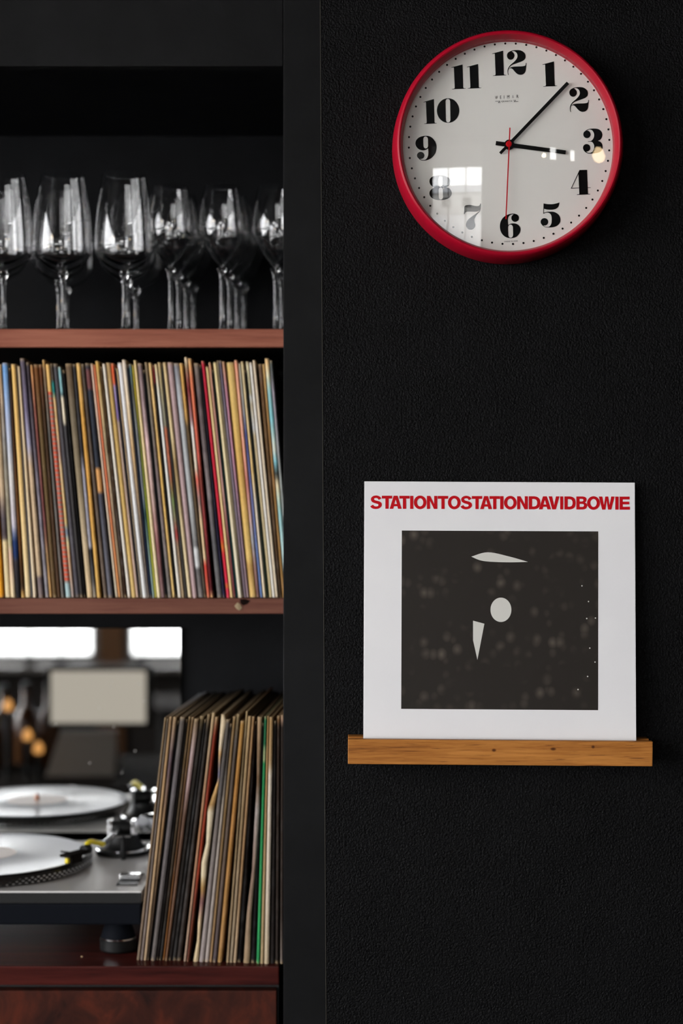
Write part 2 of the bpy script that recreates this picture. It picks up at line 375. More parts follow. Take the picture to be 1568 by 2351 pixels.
class Print:
    """flat print on a plane: photo pixels are cast on the plane point p, normal n"""
    def __init__(s, p, n, lift=.0002): s.p = Vector(p)+Vector(n)*lift; s.n = Vector(n); s.mb = MB()
    def w(s, px, py):
        d = Vector(((px-CX)/F, 1, (CY-py)/F)); o_ = Vector((0, 0, EYE)); t = (s.p-o_).dot(s.n)/d.dot(s.n); return o_+d*t
    def add(s, v2, fs): s.mb.add([s.w(*v) for v in v2], fs); return s
    def loops(s, lps, off=(0, 0), k=1.0):
        v2, fs = fill2d(lps); return s.add([(off[0]+x/k, off[1]+y/k) for x, y in v2], fs)

# ------------------------------------------------------------------ clock
D_RIM = D_WALL-.044
cc = at(1169.8, 328, D_RIM)
clock = thing('wall_clock', 'round red-rimmed wall clock with a white face and fat black numerals', 'clock', (cc.x, D_WALL, cc.z))
Rr = 258.0*D_RIM/F
dd = D_RIM-cc.y
MB().lathe([(.05, .0435), (Rr+.0040, .0435), (Rr+.0046, .040), (Rr+.0032, .010), (Rr+.0006, .0022), (Rr-.0008, .0004), (Rr-.0022, 0), (Rr-.0036, .0006),
            (Rr-.0066, .0085), (Rr-.0070, .014), (Rr-.0070, .030), (.05, .030)], (cc.x, D_RIM, cc.z), 'y', 128).build('case', M_RED, clock, smooth=True)
D_FACE = 1.9625
fc = at(1169, 330, D_FACE)
MB().lathe([(0, 0), (.1222, 0), (.1222, .003), (0, .003)], (cc.x, D_FACE, cc.z), 'y', 96).build('dial', M_FACE, clock)
RD = .70                          # the clock glass is a shallow dome
dome = [(.1214*i/14, (.1214*i/14)**2/(2*RD)) for i in range(15)]
MB().lathe(dome+[(r_, h+.0012) for r_, h in dome[::-1]], (cc.x, 1.9425, cc.z), 'y', 96).build('glass', M_LENS, clock, smooth=True)
ONE = [(262,300,1),(400,264),(590,212,1),(610,912,1),(628,936),(682,942,1),(682,953,1),(285,972,1),(285,960,1),(344,950),(362,922,1),(338,305,1),(262,312,1)]
TWO_A = [(345,420,1),(375,325),(450,265),(560,220),(690,197),(850,195),(980,222),(1090,295),(1150,380),(1173,480),(1150,580),(1080,660),(960,720),(820,770),(700,815),(600,852),(520,902),(460,960),(430,1012),(402,1085),(390,1180),(398,1260),(414,1315,1),(385,1317,1),(364,1225),(358,1130),(370,1050),(410,960),(480,872),(560,800),(650,725),(730,640),(782,560),(806,480),(800,400),(770,330),(715,275),(650,245),(590,242),(535,264,1),(430,330)]
TWO_B = [(400,1095,1),(435,1040),(500,1015),(560,1035),(620,1085),(700,1180),(780,1255),(860,1295),(950,1308),(1050,1285),(1130,1220),(1175,1120),(1192,1000),(1205,880),(1214,776,1),(1186,776,1),(1175,850),(1158,885),(1110,910),(1000,926),(850,930),(700,935),(600,947),(500,975),(425,1035,1)]
G = {
 '2': ((1290,190), 19.6, [[TWO_A], [TWO_B], [ell(502,445,170,186)]]),
 '3': ((1325,285), 19.6, [[[(300,420,1),(330,345),(420,268),(520,222),(680,200),(850,205),(980,237),(1080,322),(1130,430),(1130,530),(1090,640),(1020,712),(935,752,1),(1030,787),(1110,870),(1145,980),(1140,1100),(1090,1190),(1000,1260),(850,1302),(700,1322),(540,1325),(430,1300),(345,1240),(285,1160),(270,1100,1),(400,1235,1),(480,1282),(600,1285),(680,1240),(735,1150),(765,1050),(760,950),(720,860),(660,802),(580,786),(495,786,1),(495,765,1),(600,762),(670,720),(730,640),(762,540),(760,440),(722,340),(670,277),(590,246),(510,252),(420,298,1)]], [ell(440,460,165,170)], [ell(425,1065,165,170)]]),
 '4': ((1300,380), 19.6, [[[(595,200,1),(940,195,1),(965,985,1),(1098,985,1),(1098,1008,1),(966,1010,1),(975,1245,1),(990,1273),(1078,1276,1),(1078,1300,1),(480,1325,1),(480,1299,1),(560,1292),(586,1270,1),(576,1025,1),(203,1040,1)], [(545,385,1),(575,1000,1),(252,1006,1)]]]),
 '5': ((1230,455), 19.6, [[[(350,232,1),(430,255),(560,268),(750,268),(900,242),(1068,190,1),(1050,300),(1005,400),(920,470),(820,505),(700,520),(560,516),(450,500),(372,470,1),(362,655,1),(430,635),(530,612),(700,605),(830,622),(950,680),(1050,772),(1100,880),(1112,980),(1090,1090),(1020,1190),(920,1260),(800,1302),(650,1319),(480,1318),(370,1280),(280,1200),(222,1100,1),(350,1238,1),(420,1281),(520,1298),(600,1280),(660,1220),(705,1120),(715,980),(710,840),(680,742),(620,680),(540,652),(470,656),(400,677),(338,704,1),(335,650,1)]], [ell(388,1065,172,168)]]),
 '6': ((1130,480), 19.6, [[[(1180,330,1),(1100,245),(980,206),(850,212),(720,247),(600,300),(480,400),(390,540),(348,700),(348,850),(390,1020),(480,1160),(620,1265),(780,1308),(950,1300),(1100,1232),(1220,1100),(1275,950),(1253,820),(1170,710),(1060,657),(950,642),(850,652),(780,678),(722,716,1),(708,600),(705,480),(722,380),(762,310),(830,262),(900,243),(965,236,1)], stadium(714,934,698,1288,6)], [ell(1032,400,172,176)]]),
 '7': ((1050,455), 19.6, [[[(294,720,1),(315,372,1),(380,325),(480,308),(600,306),(720,333),(850,355),(950,348),(1010,308),(1035,236,1),(1056,240,1),(1056,400),(1036,530),(995,615),(900,712),(850,775),(800,870),(770,950),(775,1080),(800,1200),(780,1310),(700,1395),(600,1420),(490,1395),(410,1300),(390,1180),(420,1060),(500,950),(620,850),(750,760),(880,670),(955,605),(1005,547,1),(920,590),(800,607),(600,605),(450,606),(375,630),(340,675),(327,720,1)]]]),
 '8': ((975,385), 19.6, [[[(710,345),(900,368),(1060,440),(1150,560),(1150,680),(1090,790),(970,876,1),(1120,940),(1200,1060),(1215,1180),(1150,1310),(1020,1400),(850,1448),(620,1460),(420,1415),(275,1320),(212,1180),(232,1060),(310,965),(440,888,1),(320,830),(240,730),(212,610),(250,480),(380,390),(550,350)], stadium(608,800,378,862,0), stadium(622,815,890,1432,8)]]),
 '9': ((940,300), 19.6, [[[(740,228),(900,252),(1040,340),(1150,480),(1210,640),(1218,800),(1180,980),(1090,1130),(960,1250),(800,1325),(650,1348),(520,1332),(430,1272),(350,1160,1),(510,1300,1),(620,1320),(720,1300),(790,1230),(835,1120),(848,980),(838,800,1),(740,862),(600,885),(450,850),(340,760),(282,650),(270,540),(310,420),(420,312),(570,252)], stadium(620,832,262,800,6)], [ell(505,1115,168,160)]]),
 '0': ((960,215), 14.25, [[ell(978,553,366,402,64), stadium(895,1045,168,942,10)]]),
}
def numeral(name, parts):
    pr = Print((cc.x, D_FACE, cc.z), (0, -1, 0), .0003)
    for kind, arg in parts:
        if kind == '1':
            v2, fs = fill2d([ONE]); pr.add(fit(v2, arg), fs)
        else:
            (ox, oy), k, groups = G[kind]
            dx, dy = arg or (0, 0)
            for g in groups: pr.loops(g, (ox+dx, oy+dy), k)
    return pr.mb.build(name, M_INK, clock)
numeral('numeral', [('1', (1130, 1162.2, 116.2, 174.4)), ('2', (1163.6-1306.8, 114.9-199.9))])
numeral('numeral', [('1', (1245.2, 1279.2, 141, 199))])
numeral('numeral', [('2', None)]); numeral('numeral', [('3', None)]); numeral('numeral', [('4', None)])
numeral('numeral', [('5', None)]); numeral('numeral', [('6', None)]); numeral('numeral', [('7', None)])
numeral('numeral', [('8', None)]); numeral('numeral', [('9', None)])
numeral('numeral', [('1', (972.3, 1002.8, 227.3, 284.8)), ('0', None)])
numeral('numeral', [('1', (1036, 1069.1, 148, 205)), ('1', (1072, 1104.8, 146.8, 203.6))])
dc = Vector((1168.8, 330))
for k in range(60):
    a = math.radians(3.8+6*k); px, py = dc.x+230.3*math.sin(a), dc.y-230.3*math.cos(a)
    pr = Print((cc.x, D_FACE, cc.z), (0, -1, 0), .0003); pr.loops([ell(px, py, 2.45, n=12)]); pr.mb.build('minute_dot', M_INK, clock)
pr = Print((cc.x, D_FACE, cc.z), (0, -1, 0), .0003)
for ch, cx_ in zip('WEIMAR', (338, 512, 645, 812, 1002, 1186)):
    w_ = {'W': 108, 'E': 52, 'I': 15, 'M': 88, 'A': 54, 'R': 70}[ch]; yb = 475-(cx_-338)*.047
    v2, fs = text2d(ch, 10); pr.add([(1120+x/17.42, 200+y/17.42) for x, y in fit(v2, (cx_-w_/2, cx_+w_/2, yb-128, yb), -6)], fs)
v2, fs = text2d('QUARTZ', 10); pr.add([(1120+x/17.42, 200+y/17.42) for x, y in fit(v2, (538, 975, 535, 603), -16)], fs)
for pl in ([(300,565),(485,560),(415,622),(500,619)], [(1018,528),(1110,524),(1045,588),(1215,578)]):
    v2, fs = strip(pl, 15); pr.add([(1120+x/17.42, 200+y/17.42) for x, y in v2], fs)
v2, fs = text2d('MADE IN GDR', 10); pr.add([(1130+x/19.6, 480+y/19.6) for x, y in fit(v2, (548, 1155, 1422, 1478), -34)], fs)
pr.mb.build('dial_lettering', M_INK, clock)
def hand(name, tip, tail, w0, w1, D, m, th=.0008):
    a, b_ = Vector(tip), Vector(tail); d = (a-b_).normalized(); n_ = Vector((-d.y, d.x))
    q = [a+n_*w1/2, a-n_*w1/2, b_-n_*w0/2, b_+n_*w0/2]
    f_ = [at(v.x, v.y, D) for v in q]; bk = [v+Vector((0, th, 0)) for v in f_]
    return MB().add(f_+bk, [(0,1,2,3),(7,6,5,4),(0,4,5,1),(1,5,6,2),(2,6,7,3),(3,7,4,0)]).build(name, m, clock)
hand('hour_hand', (1298.8, 349.8), (1138.3, 328.4), 9.6, 9.0, 1.9600, M_HAND)
hand('minute_hand', (1303.9, 190), (1148.3, 352), 6.6, 7.8, 1.9585, M_HAND)
hb = at(1169, 332, 1.960); MB().lathe([(0, 0), (.0058, 0), (.0058, .002), (0, .002)], (hb.x, 1.9595, hb.z), 'y', 32).build('hand_boss', M_HAND, clock)
s_ = hand('second_hand', (1161.6, 503), (1170.7, 293), 2.7, 2.6, 1.9565, M_REDINK, .0005)
hb = at(1168.5, 330, 1.956); MB().lathe([(0, -.0010), (.0026, -.0008), (.0034, 0), (.0034, .004), (0, .004)], (hb.x, 1.9560, hb.z), 'y', 32).build('second_hand_cap', M_REDINK, s_ and clock, smooth=True)

# ------------------------------------------------------------------ ledge with the white sleeve
D_LIP = 1.942
lz0, lz1 = Z(1757, D_LIP), Z(1700, D_LIP)
lx0, lx1 = X(799, D_LIP), X(1498.5, D_LIP)
lo = ((lx0+lx1)/2, D_WALL, lz0)
tilt = Matrix.Translation(Vector(((lx0+lx1)/2, D_LIP, (lz0+lz1)/2))) @ Matrix.Rotation(math.radians(.45), 4, 'Y') @ Matrix.Translation(-Vector(((lx0+lx1)/2, D_LIP, (lz0+lz1)/2)))
prof = [(D_LIP, lz0), (D_LIP, lz1), (D_LIP+.009, lz1), (D_LIP+.009, lz0+.0080), (D_LIP+.024, lz0+.0080), (D_LIP+.024, lz1+.0), (D_WALL-.0005, lz1), (D_WALL-.0005, lz0)]
mb = MB(); n = len(prof)
mb.add([tilt @ Vector((x, y, z)) for x in (lx0, lx1) for y, z in prof], [tuple(range(n))[::-1], tuple(range(n, 2*n))]+[(i, (i+1) % n, n+(i+1) % n, n+i) for i in range(n)])
ob = mb.build('picture_ledge', M_LEDGE, bevel=.0009, org=lo)
tag(ob, 'narrow honey-brown wooden picture ledge on the black wall holding the white sleeve', 'ledge')
# sleeve leaning in the groove
bl, br_ = at(834, 1732, 1.9575), at(1461, 1737, 1.9575)
tl, tr_ = at(836.5, 1105, 1.9775), at(1457.5, 1108, 1.9775)
nrm = (br_-bl).cross(tl-bl).normalized()
if nrm.y > 0: nrm = -nrm
cov = thing('album_cover', 'white album cover with red lettering and a dark square picture on the wooden ledge', 'album cover', (bl+br_)/2)
M_COVER = mat('white_card', (.74, .735, .755, 1), .42, spec=.2)
n1 = noise(M_COVER, coords(M_COVER), 9, 3, .5)
L(M_COVER, ramp(M_COVER, n1, [(.35, (.76, .75, .76, 1)), (.65, (.79, .78, .785, 1))]), P(M_COVER).inputs['Base Color'])
q = [bl, br_, tr_, tl]; bk = [v-nrm*.0032 for v in q]
MB().add(q+bk, [(0,1,2,3),(7,6,5,4),(0,4,5,1),(1,5,6,2),(2,6,7,3),(3,7,4,0)]).build('sleeve', M_COVER, cov, bevel=.0004)
# picture: a plain dark stand-in print with soft rows of dabs and simple pale shapes
M_PIC = mat('dark_photo_print', (.02, .018, .015, 1), .45, spec=.1)
v = coords(M_PIC, (75, 1, 62)); vo = N(M_PIC, 'ShaderNodeTexVoronoi'); vo.inputs['Scale'].default_value = 1.0; vo.inputs['Randomness'].default_value = .75; L(M_PIC, v, vo.inputs['Vector'])
d_ = ramp(M_PIC, vo.outputs['Distance'], [(0, (1, 1, 1, 1)), (.30, (.35, .35, .35, 1)), (.52, (0, 0, 0, 1))])
nn = ramp(M_PIC, noise(M_PIC, coords(M_PIC, (9, 1, 14)), 1.2, 3, .6), [(.45, (0, 0, 0, 1)), (.75, (1, 1, 1, 1))])
mu = N(M_PIC, 'ShaderNodeMix'); mu.data_type = 'RGBA'; mu.blend_type = 'MULTIPLY'; mu.inputs[0].default_value = 1; L(M_PIC, d_, mu.inputs[6]); L(M_PIC, nn, mu.inputs[7])
L(M_PIC, ramp(M_PIC, mu.outputs[2], [(0, rgb(38, 34, 31, 1.2)), (1, rgb(105, 96, 86, 1.2))]), P(M_PIC).inputs['Base Color'])
pr = Print(bl, nrm, .00015); v2 = [(922.5, 1218), (1373.5, 1220), (1373, 1630.5), (921, 1627.5)]; pr.add(v2, [(0, 1, 2, 3)]); pr.mb.build('picture_print', M_PIC, cov)
M_PALE = mat('pale_photo_tone', (.60, .585, .54, 1), .4)
pr = Print(bl, nrm, .0003)
hl = [[[(1082,1278,1),(1120,1268),(1170,1278),(1212,1290,1),(1165,1291),(1110,1288)]], [ell(1150, 1400, 24, 28)], [[(1086,1425,1),(1112,1432,1),(1096,1515,1),(1086,1470,1)]]]
for h in hl: pr = Print(bl, nrm, .0003); pr.loops(h); pr.mb.build('picture_highlight', M_PALE, cov)
pr = Print(bl, nrm, .0003)
for qx, qy in ((1336,1345),(1351,1381),(1347,1420),(1367,1419),(1366,1520),(1354,1488),(1349,1553),(1327,1583)): pr.loops([ell(qx, qy, 1.6, n=10)])
pr.mb.build('picture_speck', M_PALE, cov)['kind'] = 'stuff'
# lettering
def rect(x0, x1, y0, y1): return [(x0, y0, 1), (x1, y0, 1), (x1, y1, 1), (x0, y1, 1)]
def letter(ch, w):
    """outline groups in a box w wide, 30 high, y down, stem 7.4"""
    s, H = 7.5, 30.0; b = 6.6
    if ch == 'T': return [[[(0,0,1),(w,0,1),(w,b,1),((w+s)/2,b,1),((w+s)/2,H,1),((w-s)/2,H,1),((w-s)/2,b,1),(0,b,1)]]]
    if ch == 'I': return [[rect(0, w, 0, H)]]
    if ch == 'A': return [[[(w/2-4.4,0,1),(w/2+4.4,0,1),(w,H,1),(w-8.2,H,1),(w-10,24.2,1),(10,24.2,1),(8.2,H,1),(0,H,1)], [(w/2,8.6,1),(w/2+3.1,18.8,1),(w/2-3.1,18.8,1)]]]
    if ch == 'V': return [[[(0,0,1),(8.2,0,1),(w/2,20.5,1),(w-8.2,0,1),(w,0,1),(w/2+4.2,H,1),(w/2-4.2,H,1)]]]
    if ch == 'N': return [[[(0,0,1),(7.6,0,1),(w-7.2,18.4,1),(w-7.2,0,1),(w,0,1),(w,H,1),(w-7.6,H,1),(7.2,11.4,1),(7.2,H,1),(0,H,1)]]]
    if ch == 'E': return [[[(0,0,1),(w-.5,0,1),(w-.5,b,1),(s,b,1),(s,11.7,1),(w-1.6,11.7,1),(w-1.6,17.9,1),(s,17.9,1),(s,H-b,1),(w,H-b,1),(w,H,1),(0,H,1)]]]
    if ch == 'W': return [[[(0,0,1),(7.8,0,1),(11.8,19,1),(14.8,0,1),(w-14.8,0,1),(w-11.8,19,1),(w-7.8,0,1),(w,0,1),(w-7.6,H,1),(w-15.2,H,1),(w/2,9.5,1),(15.2,H,1),(7.6,H,1)]]]
    if ch == 'D': return [[[(0,0,1),(12.5,0,1),(19,1.6),(24.2,6.2),(w,15),(24.2,23.8),(19,28.4),(12.5,30,1),(0,30,1)], [(s,6.4,1),(12,6.4,1),(16,7.8),(18.2,11),(18.8,15),(18.2,19),(16,22.2),(12,23.6,1),(s,23.6,1)]]]
    if ch == 'B': return [[[(0,0,1),(14.5,0,1),(20,1.4),(23,4.4),(23.4,8.4),(22,12),(19.4,14.1,1),(23,16),(w,20.6),(23.6,25.6),(20.4,28.8),(15,30,1),(0,30,1)], [(s,5.8,1),(13,5.8,1),(15.6,6.9),(15.8,9.6),(13.2,11.6,1),(s,11.6,1)], [(s,17.2,1),(13.5,17.2,1),(16.8,18.4),(17.2,21.4),(15.8,23.4),(13.2,24,1),(s,24,1)]]]
    if ch == 'O': return [[ell(w/2, 15, w/2, 15.6, 48), ell(w/2, 15, w/2-7.4, 9.2, 40)]]
    if ch == 'S': return [[[(25.2,6.6,1),(22,2.3),(17,.0),(12.5,-.5),(6.5,1.0),(2.4,4.8),(1.6,9.2),(3.6,13.6),(8.2,16.4),(14,18.2),(18,19.8),(18.6,22.2),(16.5,24.2),(13,24.7),(9.2,23.8),(6.2,20.6,1),(0,24.4,1),(3.4,28.2),(8.2,30.2),(13.6,30.6),(20,29.2),(24.8,25.4),(26.4,20.8),(25,16.2),(20.8,13.2),(15,11.6),(10.6,10.2),(8.6,8.2),(9.6,6.2),(12.8,5.3),(16.2,6.0),(19.4,9.6,1)]]]
k6, k7 = 5.058, 4.9
LET = [('S',50,188,0),('T',185,305,0),('A',275,415,0),('T',388,508,0),('I',513,551,0),('O',556,703,0),('N',708,829,0),('T',835,955,0),('O',952,1100,0),('S',1098,1235,0),('T',1230,1350,0),('A',1325,1465,0),('T',1435,1557,0),
       ('I',40,78,1),('O',83,226,1),('N',231,352,1),('D',362,492,1),('A',475,612,1),('V',585,708,1),('I',715,750,1),('D',763,890,1),('B',897,1020,1),('O',1018,1163,1),('W',1150,1328,1),('I',1335,1373,1),('E',1383,1500,1)]
for ch, a, b_, w7 in LET:
    x0, x1 = (1140+a/k7, 1140+b_/k7) if w7 else (840+a/k6, 840+b_/k6)
    y0 = 1138.0+(x0-850)/600*2.2
    std = {'S': 27, 'D': 26, 'B': 25, 'O': 29}.get(ch, x1-x0)
    pr = Print(bl, nrm, .0003)
    for g in letter(ch, std):
        v2, fs = fill2d(g); pr.add([(x0+x*(x1-x0)/std, y0+y) for x, y in v2], fs)
    pr.mb.build('letter', M_REDINK, cov)

# ------------------------------------------------------------------ shelves and cabinet
D_SH = 2.248
def shelf(name, D, py0, py1, x1px, m, label, back=D_BACK-.001, x0=-2.199):
    z1, z0 = Z(py0, D), Z(py1, D); x1 = x1px
    e = thing(name, label, 'shelf', ((x0+x1)/2, D, z0))
    MB().box(x0, x1, D, D+.012, z0, z1).build('front_edge', m, e, bevel=.0008)
    MB().box(x0, x1, D+.0121, back, z0+.0004, z1-.0004).build('board', mat('black_shelf_board', (.005, .005, .005, 1), .7, spec=.1), e); return e
shelf('shelf_board', D_SH, 755.5, 797, -.0465, M_SHELF, 'reddish-brown wooden shelf under the row of wine glasses')
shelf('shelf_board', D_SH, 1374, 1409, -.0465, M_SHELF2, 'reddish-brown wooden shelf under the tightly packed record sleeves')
D_CT = 2.187; ZCT = Z(2218.5, D_CT)
ob = MB().box(-2.199, X(640.5, D_CT), D_CT, D_BACK-.001, Z(2262, D_CT), ZCT).build('counter_top', M_COUNT, bevel=.0015, org=(-1.1, D_CT, ZCT))
tag(ob, 'dark mahogany counter top under the turntable and the leaning records', 'counter')
cab = thing('cabinet', 'dark mahogany base cabinet with a mottled drawer front below the counter top', 'cabinet', (-1.1, D_CT+.01, 0))
zc0 = Z(2262, D_CT)-.0005
MB().box(-2.199, X(640, D_CT)-.001, D_CT+.022, D_BACK-.002, .0, zc0).build('body', mat('black_carcass', (.006, .005, .005, 1), .6), cab)
MB().box(-1.0, X(634.5, D_CT), D_CT+.002, D_CT+.0215, .55, Z(2276, D_CT)).build('drawer_front', M_DRAW, cab, bevel=.001)
MB().box(-2.19, -1.004, D_CT+.002, D_CT+.0215, .55, Z(2276, D_CT)).build('drawer_front', M_DRAW, cab, bevel=.001)
MB().box(-1.0, X(634.5, D_CT), D_CT+.002, D_CT+.0215, .09, .546).build('door', M_DRAW, cab, bevel=.001)
MB().box(-2.19, -1.004, D_CT+.002, D_CT+.0215, .09, .546).build('door', M_DRAW, cab, bevel=.001)

# a splintered chip out of the lower shelf's front edge
sb2 = [q for q in C.objects if q.name.startswith('shelf_board')][-1]
def blob(name, pts, th, m):
    f_ = [at(x, y, D_SH-th) for x, y in pts]; b_ = [at(x, y, D_SH+.0002) for x, y in pts]; n = len(pts); c_ = sum(f_, Vector())/n+Vector((0, -.0008, 0))
    MB().add(f_+b_+[c_], [(i, (i+1) % n, 2*n) for i in range(n)]+[(i, n+i, n+(i+1) % n, (i+1) % n) for i in range(n)]).build(name, m, sb2)
blob('splinter', [(538,1391),(545,1383),(551,1387),(556,1396),(549,1402),(542,1397)], .0012, mat('raw_wood_splinter', rgb(150, 130, 100), .8))
blob('split_notch', [(551,1376),(562,1375),(575,1379),(568,1387),(558,1390),(552,1385)], .0002, mat('dark_split', rgb(22, 12, 10), .9, spec=.05))
ob = MB().box(REAR_W[0][1]-.0, REAR_W[1][0]+.0, REAR_Y+.0005, REAR_Y+.03, 0, CEIL).build('trim_2', mat('brown_post', rgb(62, 40, 22), .7, spec=.1)); ob['kind'] = 'structure'; ob['label'] = 'brown wooden post between the rear windows'

# ------------------------------------------------------------------ mirror on the alcove back
D_MI = 2.613
mz1 = Z(1442, D_MI); mx1 = X(415.5, D_MI)
mir = thing('mirror', 'large frameless mirror standing on the counter behind the turntable, reflecting windows', 'mirror', ((mx1-2.19)/2, D_MI, ZCT))
MB().box(-2.19, mx1, D_MI, D_MI+.005, ZCT+.0005, mz1).build('silvered_glass', M_MIRROR, mir, bevel=.0006)
MB().box(-2.185, mx1-.005, D_MI+.0055, D_MI+.0110, ZCT+.0005, mz1-.005).build('backing', M_BLACK, mir)
mb = MB()
for px, py in ((257,1563),(254,1577),(318,1570),(228,1625),(128,1663),(261,1669),(206,1752),(280,1774),(310,1724),(332,1610)):
    p_ = at(px, py, D_MI-.0003); mb.lathe([(0, 0), (.0011, 0), (.0011, .0002), (0, .0002)], (p_.x, D_MI-.0003, p_.z), 'y', 8)
ds = mb.build('dust_speck', mat('pale_dust', (.55, .53, .5, 1), .8), mir); ds['kind'] = 'stuff'

# ------------------------------------------------------------------ record sleeves
def sleeve(name, left, right, ytop, ybot, D, stops, mottle, depth=.305, yaw=0.0, side=None, rag=0, seed=0, D1=None, ks=None):
    ks = ks or KS
    """left/right: [(y, x), ...] outline of the spine in photo pixels at distance D; stops: [(y, (r,g,b)), ...]"""
    rr = random.Random(seed); n = max(24, int((ybot-ytop)/9))
    if rag < 0: n = int((ybot-ytop)/3.4); rag = 0
    def ip(tab, y):
        if y <= tab[0][0]:
            (y0, x0), (y1, x1) = tab[0], tab[1]
        elif y >= tab[-1][0]:
            (y0, x0), (y1, x1) = tab[-2], tab[-1]
        else:
            for i in range(len(tab)-1):
                if tab[i][0] <= y <= tab[i+1][0]: (y0, x0), (y1, x1) = tab[i], tab[i+1]; break
        t = (y-y0)/(y1-y0)
        if isinstance(x0, tuple):
            t = max(0, min(1, t)); return tuple(x0[k]+(x1[k]-x0[k])*t for k in range(3))
        return x0+(x1-x0)*t
    if len(stops) == 1: stops = [(0, stops[0][1]), (3000, stops[0][1])]
    vs_ = []; cols = []; fs = []; m1 = 0; m2 = 0; ph = rr.random()*9
    xb0 = X((ip(left, ybot)+ip(right, ybot))/2, D)
    for i in range(n+1):
        y = ytop+(ybot-ytop)*i/n
        Dy = D if D1 is None else D1+(D-D1)*i/n
        xl, xr = ip(left, y), ip(right, y)
        m1 = .55*m1+rr.uniform(-1, 1)*.6; m2 = .8*m2+rr.uniform(-1, 1)*.5
        if rag: xl += rag*m2*.5; xr += rag*m1*.5
        xl += .32; xr -= .32; w_ = xr-xl
        c = ip(stops, y); g = 1+mottle*(m1*.35+m2*.25)
        wear = .35*max(0, m1)*mottle
        for j, (t, db) in enumerate(((0, .0022), (.18, .0004), (.5, -.0002), (.82, .0004), (1, .0022))):
            vs_.append((X(xl+w_*t, Dy), Dy+db, Z(y, Dy)))
            gg = g*(1+rr.uniform(-1, 1)*.10*mottle)
            cc_ = [lin(max(0, min(255, q)))*gg*ks for q in c]
            if j in (0, 4): cc_ = [q*.85 for q in cc_]
            cc_ = [q+(.22-q)*wear if q < .22 else q for q in cc_]
            if i == 0 or (i == n and rr.random() < .5): cc_ = [q*.4+w2*.6 for q, w2 in zip(cc_, (.42, .30, .17))]
            mxc = max(1, max(cc_)/.88); cols.append([max(.002, q/mxc) for q in cc_]+[1])
        for t in (1, 0):
            vs_.append((X(xl+w_*t, Dy)+yaw, Dy+depth, Z(y, Dy)))
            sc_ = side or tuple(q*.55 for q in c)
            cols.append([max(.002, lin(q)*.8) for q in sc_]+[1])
    k = 7
    for i in range(n):
        for j in range(k): 
            j2 = (j+1) % k
            fs.append((i*k+j, i*k+j2, (i+1)*k+j2, (i+1)*k+j))
    fs.append(tuple(range(k))[::-1]); fs.append(tuple(n*k+q for q in range(k)))
    zlow = min(v[2] for v in vs_)
    o0 = Vector((xb0, D, zlow))
    me = bpy.data.meshes.new(name); me.from_pydata([tuple(Vector(v)-o0) for v in vs_], [], fs); me.validate()
    ca = me.color_attributes.new('print', 'FLOAT_COLOR', 'POINT')
    for i, c in enumerate(cols): ca.data[i].color = c
    ob = new_obj(name, me, M_SLEEVE); ob.location = o0
    return ob
KS = 1.16
D_SP = 2.2535
B0 = 1372.0
def stripes(y0, y1, n):
    out = []
    for i in range(n):
        a = y0+(y1-y0)*i/n; b_ = y0+(y1-y0)*(i+.5)/n; c = y0+(y1-y0)*(i+1)/n
        out += [(a, (205, 88, 62)), (b_-1.2, (205, 88, 62)), (b_+1.2, (140, 132, 125)), (c-1.2, (140, 132, 125))]
    return out
